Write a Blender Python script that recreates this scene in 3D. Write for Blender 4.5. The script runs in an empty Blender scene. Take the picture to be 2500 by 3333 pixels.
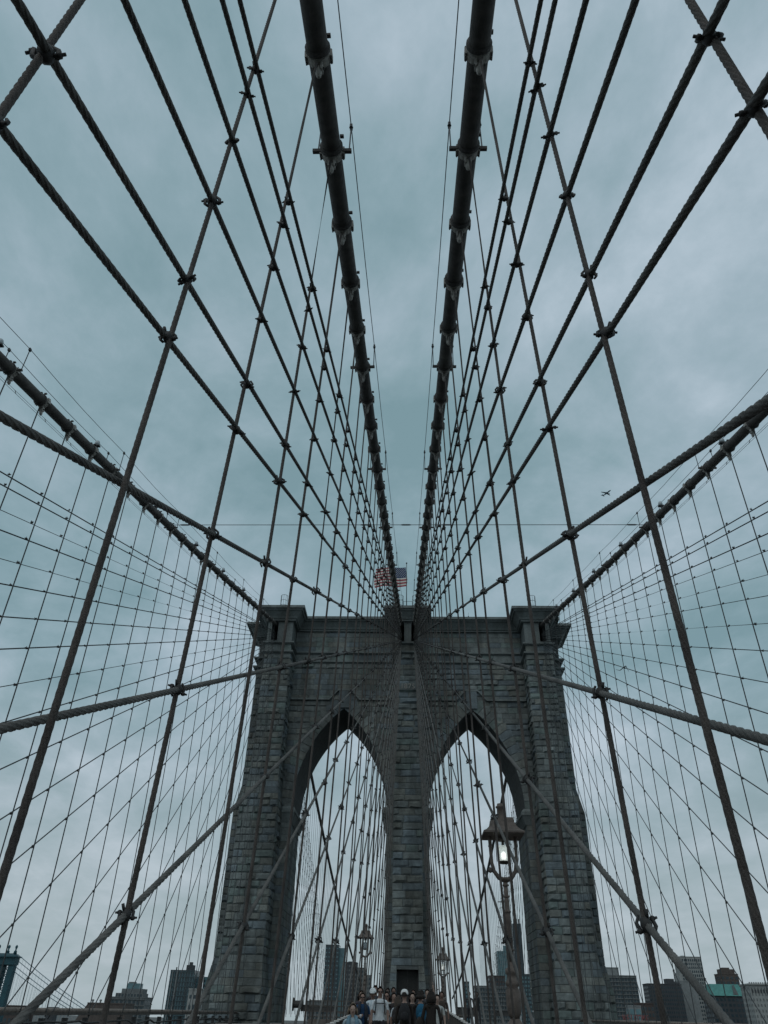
import bpy, bmesh, math, random
from mathutils import Vector, Matrix
random.seed(7)
sc = bpy.context.scene
C = sc.collection
PI = math.pi
# ------------------------------------------------------------------ camera
PITCH, YAW, ROLL, FPX = 0.6110, -0.0430, 0.0236, 2356.177
CAM = Vector((0.2263, -85.6656, 3.0))
F_ = Vector((math.sin(YAW)*math.cos(PITCH), math.cos(YAW)*math.cos(PITCH), math.sin(PITCH)))
R0 = Vector((math.cos(YAW), -math.sin(YAW), 0)); U0 = R0.cross(F_)
R_ = R0*math.cos(ROLL)+U0*math.sin(ROLL); U_ = U0*math.cos(ROLL)-R0*math.sin(ROLL)
cd = bpy.data.cameras.new('camera'); cam = bpy.data.objects.new('camera', cd); C.objects.link(cam)
cd.sensor_fit = 'HORIZONTAL'; cd.sensor_width = 36.0; cd.lens = FPX/2500*36.0
cd.clip_start = 0.05; cd.clip_end = 20000
M = Matrix((R_, U_, -F_)).transposed().to_4x4(); M.translation = CAM
cam.matrix_world = M; sc.camera = cam
# ------------------------------------------------------------------ world, sun, exposure
SUN_EL, SUN_AZ = math.radians(52), math.radians(200)      # azimuth clockwise from +y
w = bpy.data.worlds.new('World'); sc.world = w; w.use_nodes = True
nt = w.node_tree; N = nt.nodes; L = nt.links
for n in list(N): N.remove(n)
out = N.new('ShaderNodeOutputWorld'); bg = N.new('ShaderNodeBackground'); L.new(bg.outputs[0], out.inputs[0])
sky = N.new('ShaderNodeTexSky'); sky.sky_type = 'NISHITA'; sky.sun_disc = False
sky.sun_elevation = SUN_EL; sky.sun_rotation = SUN_AZ; sky.dust_density = 3.0
tc = N.new('ShaderNodeTexCoord'); sep = N.new('ShaderNodeSeparateXYZ'); L.new(tc.outputs['Generated'], sep.inputs[0])
def wm(op, a, b):
    n = N.new('ShaderNodeMath'); n.operation = op
    for i, v in enumerate((a, b)):
        if isinstance(v, (int, float)): n.inputs[i].default_value = v
        else: L.new(v, n.inputs[i])
    return n.outputs[0]
zz = wm('MAXIMUM', sep.outputs[2], 0.0); den = wm('ADD', zz, 0.22)
comb = N.new('ShaderNodeCombineXYZ')
L.new(wm('DIVIDE', sep.outputs[0], den), comb.inputs[0]); L.new(wm('DIVIDE', sep.outputs[1], den), comb.inputs[1])
def noise(scale, detail, rough, dist, seed):
    n = N.new('ShaderNodeTexNoise'); n.inputs['Scale'].default_value = scale; n.inputs['Detail'].default_value = detail
    n.inputs['Roughness'].default_value = rough; n.inputs['Distortion'].default_value = dist
    mp = N.new('ShaderNodeMapping'); mp.inputs['Location'].default_value = (seed, seed*1.7, 0); mp.inputs['Rotation'].default_value = (0, 0, 0.5)
    mp.inputs['Scale'].default_value = (1.0, 0.8, 1.0)
    L.new(comb.outputs[0], mp.inputs[0]); L.new(mp.outputs[0], n.inputs['Vector']); return n.outputs[0]
def ramp(fac, pts):
    r = N.new('ShaderNodeValToRGB'); L.new(fac, r.inputs[0]); e = r.color_ramp.elements
    while len(e) < len(pts): e.new(0.5)
    for k, (p, c) in enumerate(pts): e[k].position = p; e[k].color = (*c, 1)
    return r.outputs[0]
n1 = noise(0.9, 8, 0.58, 0.35, 5.2); n2 = noise(2.3, 8, 0.60, 0.35, 8.3); n3 = noise(6.0, 8, 0.62, 0.25, 1.7)
cl = wm('ADD', wm('ADD', wm('MULTIPLY', n1, 0.46), wm('MULTIPLY', n2, 0.40)), wm('MULTIPLY', n3, 0.14))
clouds = ramp(cl, [(0.40, (0.195, 0.308, 0.348)), (0.455, (0.252, 0.366, 0.415)), (0.515, (0.338, 0.442, 0.508)), (0.585, (0.475, 0.57, 0.65))])
hz = ramp(sep.outputs[2], [(0.0, (1, 1, 1)), (0.14, (0.7, 0.7, 0.7)), (0.36, (0, 0, 0))])
mh = N.new('ShaderNodeMix'); mh.data_type = 'RGBA'; L.new(wm('MULTIPLY', hz, 0.66), mh.inputs[0])
L.new(clouds, mh.inputs[6]); mh.inputs[7].default_value = (0.43, 0.485, 0.505, 1)
sk = N.new('ShaderNodeMix'); sk.data_type = 'RGBA'; sk.blend_type = 'MULTIPLY'; sk.inputs[0].default_value = 1.0
L.new(sky.outputs[0], sk.inputs[6]); sk.inputs[7].default_value = (0.06, 0.06, 0.06, 1)
mx = N.new('ShaderNodeMix'); mx.data_type = 'RGBA'; mx.inputs[0].default_value = 0.94
L.new(sk.outputs[2], mx.inputs[6]); L.new(mh.outputs[2], mx.inputs[7]); L.new(mx.outputs[2], bg.inputs[0]); bg.inputs[1].default_value = 1.06
sd = bpy.data.lights.new('sun', 'SUN'); sd.energy = 0.5; sd.angle = math.radians(40); sd.color = (1.0, 0.985, 0.96)
so = bpy.data.objects.new('sun', sd); C.objects.link(so)
dirv = Vector((math.sin(SUN_AZ)*math.cos(SUN_EL), math.cos(SUN_AZ)*math.cos(SUN_EL), math.sin(SUN_EL)))
so.rotation_euler = dirv.to_track_quat('Z', 'Y').to_euler(); so.location = (0, -60, 80)
vs = sc.view_settings; vs.view_transform = 'Standard'; vs.look = 'None'; vs.exposure = 0.0; vs.gamma = 1.0
# ------------------------------------------------------------------ materials
MATS = {}
def mat(name, col, rough=0.75, var=0.25, scale=6.0, bump=0.0, metal=0.0, bscale=None, tint=False, emit=None, trans=0.0, spec=None, stain=0.0):
    if name in MATS: return MATS[name]
    m = bpy.data.materials.new(name); m.use_nodes = True; MATS[name] = m
    t = m.node_tree; b = t.nodes['Principled BSDF']
    b.inputs['Roughness'].default_value = rough; b.inputs['Metallic'].default_value = metal
    if spec is not None: b.inputs['Specular IOR Level'].default_value = spec
    tcn = t.nodes.new('ShaderNodeTexCoord'); geo = t.nodes.new('ShaderNodeNewGeometry')
    ns = t.nodes.new('ShaderNodeTexNoise'); ns.inputs['Scale'].default_value = scale; ns.inputs['Detail'].default_value = 6
    ns.inputs['Roughness'].default_value = 0.62; t.links.new(geo.outputs['Position'], ns.inputs['Vector'])
    rp = t.nodes.new('ShaderNodeValToRGB'); t.links.new(ns.outputs[0], rp.inputs[0])
    rp.color_ramp.elements[0].position = 0.3; rp.color_ramp.elements[1].position = 0.7
    rp.color_ramp.elements[0].color = (*[c*(1-var) for c in col], 1); rp.color_ramp.elements[1].color = (*[min(1, c*(1+var)) for c in col], 1)
    colout = rp.outputs[0]
    if stain:
        mp = t.nodes.new('ShaderNodeMapping'); mp.inputs['Scale'].default_value = (0.9, 0.9, 0.16); t.links.new(geo.outputs['Position'], mp.inputs[0])
        n3 = t.nodes.new('ShaderNodeTexNoise'); n3.inputs['Scale'].default_value = 0.7; n3.inputs['Detail'].default_value = 5; t.links.new(mp.outputs[0], n3.inputs['Vector'])
        r3 = t.nodes.new('ShaderNodeValToRGB'); t.links.new(n3.outputs[0], r3.inputs[0])
        r3.color_ramp.elements[0].position = 0.35; r3.color_ramp.elements[1].position = 0.62
        v = 1-stain; r3.color_ramp.elements[0].color = (v, v*0.98, v*0.95, 1); r3.color_ramp.elements[1].color = (1, 1, 1, 1)
        mm = t.nodes.new('ShaderNodeMix'); mm.data_type = 'RGBA'; mm.blend_type = 'MULTIPLY'; mm.inputs[0].default_value = 1
        t.links.new(colout, mm.inputs[6]); t.links.new(r3.outputs[0], mm.inputs[7]); colout = mm.outputs[2]
    if tint:
        at = t.nodes.new('ShaderNodeAttribute'); at.attribute_name = 'tint'
        mm = t.nodes.new('ShaderNodeMix'); mm.data_type = 'RGBA'; mm.blend_type = 'MULTIPLY'; mm.inputs[0].default_value = 1
        t.links.new(colout, mm.inputs[6]); t.links.new(at.outputs['Color'], mm.inputs[7]); colout = mm.outputs[2]
    t.links.new(colout, b.inputs['Base Color'])
    if bump:
        nb = t.nodes.new('ShaderNodeTexNoise'); nb.inputs['Scale'].default_value = bscale or scale*4; nb.inputs['Detail'].default_value = 6
        t.links.new(geo.outputs['Position'], nb.inputs['Vector'])
        bp = t.nodes.new('ShaderNodeBump'); bp.inputs['Strength'].default_value = bump; bp.inputs['Distance'].default_value = 0.05
        t.links.new(nb.outputs[0], bp.inputs['Height']); t.links.new(bp.outputs[0], b.inputs['Normal'])
    if emit: b.inputs['Emission Color'].default_value = (*emit[0], 1); b.inputs['Emission Strength'].default_value = emit[1]
    if trans: b.inputs['Transmission Weight'].default_value = trans
    return m
mat('granite', (0.165, 0.186, 0.183), 0.9, 0.30, 2.2, 0.6, bscale=9, tint=True, stain=0.5)
mat('granite_smooth', (0.165, 0.188, 0.185), 0.88, 0.22, 5.0, 0.25, bscale=20, tint=True, stain=0.4)
mat('mortar', (0.075, 0.082, 0.08), 0.95, 0.3, 2.0, 0.5)
mat('recess', (0.05, 0.05, 0.048), 0.95, 0.2)
mat('rope', (0.07, 0.059, 0.052), 0.8, 0.5, 3, 0.3, bscale=60)
mat('stay', (0.095, 0.09, 0.082), 0.75, 0.45, 2.5, 0.3, bscale=60)
mat('thin_rope', (0.05, 0.055, 0.056), 0.7, 0.25, 3)
mat('clamp', (0.025, 0.024, 0.023), 0.7, 0.3, 20)
mat('cable', (0.078, 0.071, 0.064), 0.78, 0.45, 3.5, 0.5, bscale=55, stain=0.35)
mat('band', (0.055, 0.05, 0.046), 0.75, 0.3, 12, 0.3)
mat('band_pale', (0.36, 0.34, 0.31), 0.75, 0.4, 14, 0.3)
mat('wire', (0.05, 0.055, 0.06), 0.6, 0.1)
mat('bronze', (0.12, 0.095, 0.08), 0.7, 0.3, 10, 0.3)
mat('iron', (0.07, 0.058, 0.05), 0.75, 0.35, 6, 0.3)
mat('rust', (0.20, 0.165, 0.14), 0.8, 0.4, 5, 0.4)
mat('steel_dark', (0.05, 0.048, 0.046), 0.7, 0.3, 5, 0.2)
mat('beam', (0.085, 0.075, 0.066), 0.8, 0.35, 4, 0.3)
mat('pipe', (0.17, 0.155, 0.14), 0.7, 0.3, 6, 0.2)
mat('plank', (0.13, 0.115, 0.10), 0.85, 0.35, 5, 0.3)
mat('glint_white', (0.72, 0.70, 0.66), 0.6, 0.15, 8)  # reflected light on the top rails, put into the colour
mat('lit_glass', (0.85, 0.88, 0.85), 0.35, 0.05, 8, emit=((0.90, 1.0, 0.95), 0.20))
mat('lamp_core', (0.9, 0.9, 0.9), 0.4, 0.0, 8, emit=((0.97, 1.0, 0.97), 2.2))
mat('dull_glass', (0.35, 0.40, 0.42), 0.25, 0.1, 8)
mat('aircraft', (0.10, 0.15, 0.19), 0.5, 0.1, 1)
# ------------------------------------------------------------------ mesh helpers
class MB:
    def __init__(s): s.v = []; s.f = []; s.m = []; s.t = []
    def add(s, vs_, fs, mi=0, tint=None):
        o = len(s.v); s.v += [tuple(p) for p in vs_]; s.f += [tuple(i+o for i in f) for f in fs]; s.m += [mi]*len(fs)
        s.t += [tint or (1, 1, 1)]*len(fs)
    def box(s, a, b, mi=0, tint=None):
        x0, y0, z0 = a; x1, y1, z1 = b
        s.add([(x0,y0,z0),(x1,y0,z0),(x1,y1,z0),(x0,y1,z0),(x0,y0,z1),(x1,y0,z1),(x1,y1,z1),(x0,y1,z1)],
              [(0,3,2,1),(4,5,6,7),(0,1,5,4),(1,2,6,5),(2,3,7,6),(3,0,4,7)], mi, tint)
    def tube(s, pts, rad, n=8, mi=0, cap=True):
        pts = [Vector(p) for p in pts]; k = len(pts); rad = rad if isinstance(rad, (list, tuple)) else [rad]*k
        vs_ = []; up = None
        for i, p in enumerate(pts):
            d = (pts[min(i+1, k-1)]-pts[max(i-1, 0)]).normalized()
            if up is None: up = Vector((0, 0, 1)) if abs(d.z) < 0.9 else Vector((1, 0, 0))
            a = d.cross(up).normalized(); b = d.cross(a); up = -b if False else up
            for q in range(n):
                t = 2*PI*q/n; vs_.append(p+(a*math.cos(t)+b*math.sin(t))*rad[i])
        fs = [(i*n+q, i*n+(q+1) % n, (i+1)*n+(q+1) % n, (i+1)*n+q) for i in range(k-1) for q in range(n)]
        if cap: fs += [tuple(range(n))[::-1], tuple(range((k-1)*n, k*n))]
        s.add(vs_, fs, mi)
    def lathe(s, prof, c=(0, 0, 0), n=16, mi=0, sq=False):
        c = Vector(c); vs_ = []; off = PI/4 if sq else 0; n = 4 if sq else n
        for r, z in prof:
            for q in range(n):
                t = 2*PI*q/n+off; vs_.append(c+Vector((r*math.cos(t), r*math.sin(t), z)))
        k = len(prof)
        fs = [(i*n+q, i*n+(q+1) % n, (i+1)*n+(q+1) % n, (i+1)*n+q) for i in range(k-1) for q in range(n)]
        fs += [tuple(range(n))[::-1], tuple(range((k-1)*n, k*n))]
        s.add(vs_, fs, mi)
    def prism(s, poly, z0, z1, poly1=None, mi=0, tint=None):
        n = len(poly); p1 = poly1 or poly
        s.add([(x, y, z0) for x, y in poly]+[(x, y, z1) for x, y in p1],
              [tuple(range(n))[::-1], tuple(range(n, 2*n))]+[(i, (i+1) % n, n+(i+1) % n, n+i) for i in range(n)], mi, tint)
    def ball(s, c, r, n=8, mi=0):
        c = Vector(c); r = Vector(r) if not isinstance(r, (int, float)) else Vector((r, r, r))
        vs_ = [c+Vector((0, 0, -r.z))]; m_ = n//2
        for i in range(1, m_):
            a = -PI/2+PI*i/m_
            for q in range(n):
                t = 2*PI*q/n; vs_.append(c+Vector((r.x*math.cos(a)*math.cos(t), r.y*math.cos(a)*math.sin(t), r.z*math.sin(a))))
        vs_.append(c+Vector((0, 0, r.z))); e = len(vs_)-1
        fs = [(0, 1+(q+1) % n, 1+q) for q in range(n)]
        fs += [(1+i*n+q, 1+i*n+(q+1) % n, 1+(i+1)*n+(q+1) % n, 1+(i+1)*n+q) for i in range(m_-2) for q in range(n)]
        fs += [(1+(m_-2)*n+q, 1+(m_-2)*n+(q+1) % n, e) for q in range(n)]
        s.add(vs_, fs, mi)
    def mesh(s, name, mats, smooth=False, tint=False):
        me = bpy.data.meshes.new(name); me.from_pydata(s.v, [], s.f)
        for m in (mats if isinstance(mats, (list, tuple)) else [mats]): me.materials.append(MATS[m] if isinstance(m, str) else m)
        me.polygons.foreach_set('material_index', s.m)
        if smooth: me.polygons.foreach_set('use_smooth', [True]*len(s.f))
        if tint:
            at = me.color_attributes.new('tint', 'FLOAT_COLOR', 'CORNER'); d = []
            for f, t in zip(s.f, s.t): d += [t[0], t[1], t[2], 1.0]*len(f)
            at.data.foreach_set('color', d)
        me.update(); return me
    def obj(s, name, mats, parent=None, smooth=False, tint=False): return link(name, s.mesh(name, mats, smooth, tint), parent)
def link(name, me, parent=None, loc=None):
    o = bpy.data.objects.new(name, me); C.objects.link(o)
    if parent: o.parent = parent
    if loc is not None: o.location = loc
    return o
def tag(o, label, cat, group=None, kind=None):
    o['label'] = label
    if cat: o['category'] = cat
    if group: o['group'] = group
    if kind: o['kind'] = kind
    return o
def thing(name, label, cat, loc=(0, 0, 0), group=None):
    o = bpy.data.objects.new(name, None); C.objects.link(o); o.location = loc; o.empty_display_size = 0.2
    return tag(o, label, cat, group)
def rel(o, parent):                # mesh built in world space under an Empty that stands elsewhere
    o.parent = parent; o.matrix_parent_inverse = Matrix.Translation(-Vector(parent.location)); return o
def ordn(n): return '%d%s' % (n, 'th' if 10 <= n % 100 <= 20 else {1: 'st', 2: 'nd', 3: 'rd'}.get(n % 10, 'th'))
def depth(p): return (Vector(p)-CAM).dot(F_)
# ------------------------------------------------------------------ setting
b = MB(); b.add([(-9000,-9000,-45.5),(9000,-9000,-45.5),(9000,14000,-45.5),(-9000,14000,-45.5)], [(0,1,2,3)])
mat('river', (0.05, 0.075, 0.08), 0.18, 0.3, 0.02, 0.35, bscale=0.4)
o = b.obj('water', 'river'); tag(o, 'grey river far below the bridge deck', None, kind='structure')
b = MB(); b.add([(-700,60,-44.5),(-300,150,-44.5),(-60,25,-44.5),(400,10,-44.5),(9000,-200,-44.5),(9000,14000,-44.5),(-9000,14000,-44.5),(-9000,900,-44.5)], [tuple(range(8))])
mat('land', (0.09, 0.09, 0.085), 0.95, 0.4, 0.03)
o = b.obj('ground', 'land'); tag(o, 'city ground on the shore behind the bridge tower', None, kind='structure')
def zd(y): return 1.98+0.031*(y+60)           # promenade floor
def zch(y): return 2.95+0.006*(y+50)        # outer truss top chord
b = MB()
ys = list(range(-110, -9, 6))
for a, c in zip(ys, ys[1:]):
    b.add([(-2.0,a,zd(a)),(2.0,a,zd(a)),(2.0,c,zd(c)),(-2.0,c,zd(c)),(-2.0,a,zd(a)-.2),(2.0,a,zd(a)-.2),(2.0,c,zd(c)-.2),(-2.0,c,zd(c)-.2)],
          [(0,1,2,3),(7,6,5,4),(0,3,7,4),(2,1,5,6)])
o = b.obj('promenade', 'plank'); tag(o, 'timber promenade floor leading to the tower', None, kind='structure')
b = MB(); b.box((-5.6,-14,3.3),(5.6,-9.8,3.42)); b.box((2.35,-9.8,3.26),(5.6,160,3.38)); b.box((-5.6,-9.8,3.26),(-2.35,160,3.38))
o = b.obj('pavement', 'plank'); tag(o, 'walkway floor running on through the tower arches', None, kind='structure')
b = MB()
for s in (-1, 1):
    b.add([(s*2.6,-110,zch(-110)-2.6),(s*15.0,-110,zch(-110)-2.6),(s*15.0,-8,zch(-8)-2.6),(s*2.6,-8,zch(-8)-2.6)], [(0,1,2,3)])
mat('asphalt', (0.05, 0.05, 0.05), 0.9, 0.2)
o = b.obj('road', 'asphalt'); tag(o, 'twin roadways below the promenade', None, kind='structure')
# ------------------------------------------------------------------ bridge geometry
P0, Y0 = 2.4727, -83.675
def zc(y):
    if y <= 0: t = -y; return 44.433-0.3478*t+0.0004304*t*t-0.9*math.exp(y/5.0)
    return 43.533-0.30*y+0.00058*y*y+0.9*(1-math.exp(-y/5.0))
def xc(y, inner): t = abs(y); return 0.7929+0.0114*t if inner else 16.1277-0.0146*t
def xs(z, y, i, inner):              # lateral position of suspender i at height z
    a = (2.29 if i % 2 == 0 else 2.1526) if inner else 15.05
    top = xc(y, inner); zt = zc(y); return a+(top-a)*(z/zt)
SID = {(-1, True): 'left inner', (1, True): 'right inner', (-1, False): 'left outer', (1, False): 'right outer'}
# twisted rope between two points
def rope(b, p0, p1, r, n=6, tw=0.44, near=15.0, mi=0, hand=1):
    p0 = Vector(p0); p1 = Vector(p1); d = p1-p0; Ln = d.length; d.normalize()
    up = Vector((1, 0, 0)) if abs(d.x) < 0.8 else Vector((0, 1, 0)); a = d.cross(up).normalized(); c = d.cross(a)
    t0 = (CAM-p0).dot(d); dm = (CAM-(p0+d*max(0, min(Ln, t0)))).length
    if dm > near: b.tube([p0, p1], r, 6 if dm < 40 else 5, mi, cap=False); return
    half = math.sqrt(near*near-dm*dm); s0, s1 = max(0, t0-half), min(Ln, t0+half)
    if s1 <= s0: b.tube([p0, p1], r, 6, mi, cap=False); return
    st = [0.0] if s0 > 0 else []; k = int((s1-s0)/(tw/12))+1; st += [s0+(s1-s0)*q/k for q in range(k+1)]
    if s1 < Ln: st.append(Ln)
    lob = 6; m = lob*3; vs_ = []
    for s_ in st:
        ph = hand*2*PI*s_/tw; p = p0+d*s_
        for q in range(m):
            rr = r*1.03*(1.0 if q % 3 == 1 else (0.78 if q % 3 == 0 else 0.95)); t = 2*PI*(q+(0.15 if q % 3 == 2 else 0))/m+ph
            vs_.append(p+(a*math.cos(t)+c*math.sin(t))*rr)
    fs = [(i*m+q, i*m+(q+1) % m, (i+1)*m+(q+1) % m, (i+1)*m+q) for i in range(len(st)-1) for q in range(m)]
    b.add(vs_, fs, mi)
# --- suspenders
SUSP_R = 0.026
def suspender(sgn, inner, i, y, label):
    zt = zc(y)-0.42; zb = zd(min(y, -10))-1.8 if inner else zch(y)-0.15
    p1 = (sgn*xs(zt, y, i, inner), y, zt); p0 = (sgn*xs(zb, y, i, inner), y, zb)
    b = MB(); r = SUSP_R if inner else 0.025
    if y > 0: r = 0.024
    rope(b, p0, p1, r, hand=-1)
    o = b.obj('suspender_rope', 'rope' if inner else 'thin_rope', smooth=True)
    tag(o, label, 'suspender', 'suspender ropes hanging from the main cables')
for inner in (True, False):
    for sgn in (-1, 1):
        k = 0
        for i in range(-1 if inner else 6, 32):
            k += 1
            suspender(sgn, inner, i, Y0+i*P0, '%s suspender rope from the viewer, hanging from %s main cable' % (ordn(k), SID[sgn, inner]))
        for k in range(1, 40 if inner else 36):
            suspender(sgn, inner, k, 6.0+k*P0, '%s suspender rope beyond the tower, under %s main cable' % (ordn(k), SID[sgn, inner]))
# --- stays
def clamp_mesh(m):
    b = MB()
    b.ball((0, 0, 0), (0.062, 0.06, 0.082), 8)
    for s in (-1, 1):
        b.tube([(s*m*0.128, 0, -s*0.042), (s*m*0.05, 0, -s*0.035)], 0.0125, 6)
        b.tube([(s*m*0.07, 0, -s*0.055), (s*m*0.078, s*0.03, s*0.03), (s*m*0.03, s*0.04, s*0.09)], [0.02, 0.018, 0.015], 6)
        b.ball((s*m*0.085, 0, -s*0.04), 0.027, 6)
    b.tube([(-0.02*m, -0.03, 0.05), (-0.03*m, -0.05, 0.115)], 0.018, 6)
    return b.mesh('rope_clamp', 'clamp', True)
CLM = {-1: clamp_mesh(1), 1: clamp_mesh(-1)}
STAY_IN = [-12.6-4.92*k for k in range(15)]+[-86.11, -90.72, -95.50, -100.04, -102.50, -106.71, -110.96, -115.14, -117.78]
STAY_OUT = [-12.6-4.92*k for k in range(10)]+[-62.2, -67.2, -71.8, -76.6, -81.4, -85.6, -90.3, -94.7, -99.5, -103.4, -108.2, -111.8, -116.7, -119.2]
def stay(sgn, inner, Yb, label):
    side = 1 if Yb > 0 else -1
    A = Vector((sgn*(0.5803 if inner else 16.0), side*1.5, 42.95 if inner else 43.25)); 
    A0 = Vector((A.x, 0, A.z)); B0 = Vector((sgn*(2.3414 if inner else 15.05), Yb, 0)); d = B0-A0
    A = A0+d*(4.2/abs(Yb)) if abs(Yb) > 4.2 else A0
    zb = zd(max(-100, min(Yb*.95, -10)))-1.2 if inner else zch(Yb if Yb < 0 else -10)-0.2
    Bp = A0+d*((A0.z-zb)/A0.z)
    root = thing('stay_rope', label, 'stay', Bp, 'diagonal stay ropes fanning from the tower')
    b = MB(); rope(b, A, Bp, 0.031 if inner else 0.027, tw=0.56, near=17.0)
    rel(b.obj('rope', 'stay' if inner else 'thin_rope', None, True), root)
    far = MB()
    rng = range(-1, 32) if side < 0 else range(1, 40 if inner else 36)
    for i in rng:
        if not inner and side < 0 and i < 6: continue
        y = Y0+i*P0 if side < 0 else 6.0+i*P0
        if abs(y) > abs(Bp.y) or abs(y) < 7: continue
        p = A0+d*(y/d.y)
        if p.z > zc(y)-0.6 or p.z < (zd(y) if side < 0 else 3): continue
        x = sgn*xs(p.z, y, i, inner)
        if inner and side < 0 and i % 2 and p.z < 7.4: continue
        q = Vector(((p.x+x)/2, y, p.z)); dp = depth(q)
        if dp < 0.5: continue
        if inner and dp < 42 or dp < 34:
            c = link('rope_clamp', CLM[sgn], None, q); c.rotation_euler = (random.uniform(-.5, .5), random.uniform(-.25, .25), random.uniform(-.45, .45))
            sc_ = (0.86 if inner else 0.62)*random.uniform(.88, 1.1); c.scale = (sc_*random.uniform(.9, 1.1), sc_, sc_); c.parent = root; c.location = q-Bp
        else:
            sc_ = 0.82 if inner else 0.62; o_ = q-Bp; ra = random.uniform(-.3, .3)
            far.add([(o_.x-0.125*sc_, o_.y, o_.z-0.05*sc_*sgn), (o_.x+0.125*sc_, o_.y, o_.z+0.05*sc_*sgn), (o_.x, o_.y-0.06*sc_, o_.z+.09*sc_), (o_.x, o_.y+0.06*sc_, o_.z+.08*sc_), (o_.x, o_.y-0.05*sc_, o_.z-0.09*sc_), (o_.x, o_.y+.05*sc_, o_.z-0.09*sc_)],
                    [(0,2,3),(0,4,2),(0,5,4),(0,3,5),(1,3,2),(1,2,4),(1,4,5),(1,5,3)])
    if far.v:
        o = far.obj('distant_clamp', 'clamp', root); o['kind'] = 'stuff'
for inner, lst in ((True, STAY_IN), (False, STAY_OUT)):
    for sgn in (-1, 1):
        for k, Yb in enumerate(lst):
            stay(sgn, inner, Yb, '%s stay rope counted out from the tower foot, %s cable plane' % (ordn(k+1), SID[sgn, inner]))
        for k in range(18):
            stay(sgn, inner, 10.0+4.9*k, '%s stay rope beyond the tower, counted out from it, %s plane' % (ordn(k+1), SID[sgn, inner]))
# --- main cables
def ring(b, r0, r1, y0, y1, n=20, mi=0, arc=None):
    pr = [(r0, y0), (r1, y0+0.03), (r1, y1-0.03), (r0, y1)]; vs_ = []
    for r, y in pr:
        for q in range(n): t = 2*PI*q/n; vs_.append((r*math.cos(t), y, r*math.sin(t)))
    b.add(vs_, [(i*n+q, (i+1)*n+q, (i+1)*n+(q+1) % n, i*n+(q+1) % n) for i in range(3) for q in range(n)], mi)
def band_mesh(stan):
    b = MB()
    ring(b, 0.22, 0.272, -0.19, -0.06, mi=0)                  # dark collar on the viewer side
    ring(b, 0.22, 0.256, -0.07, 0.17, mi=1)                   # pale clamp
    for s in (-1, 1):
        b.box((s*0.255-0.04, -0.02, -0.09), (s*0.255+0.04, 0.16, 0.09), 1)
        b.tube([(s*0.27, 0.02, -0.14), (s*0.27, 0.02, 0.14)], 0.02, 6); b.tube([(s*0.27, 0.12, -0.14), (s*0.27, 0.12, 0.14)], 0.02, 6)
        b.box((s*0.065-0.022, -0.02, -0.44), (s*0.065+0.022, 0.13, -0.24), 1)      # fork lugs
    b.tube([(-0.12, 0.05, -0.36), (0.12, 0.05, -0.36)], 0.028, 8, 0)
    b.lathe([(0.03, -0.62), (0.062, -0.56), (0.07, -0.47), (0.045, -0.36), (0.035, -0.30)], (0, 0.05, 0), 10, 1)
    b.box((-0.05, -0.16, 0.27), (0.05, -0.08, 0.34), 0); b.box((0.20, -0.26, 0.18), (0.29, -0.18, 0.23), 0); b.box((-0.06, 0.02, 0.25), (0.06, 0.10, 0.33), 0)
    if stan:
        b.box((-0.46, -0.04, -0.04), (-0.25, 0.05, 0.04), 0); b.box((0.25, -0.04, -0.04), (0.46, 0.05, 0.04), 0)
    return b.mesh('cable_band', ['band', 'band_pale'], False)
BAND = [band_mesh(False), band_mesh(True)]
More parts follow.
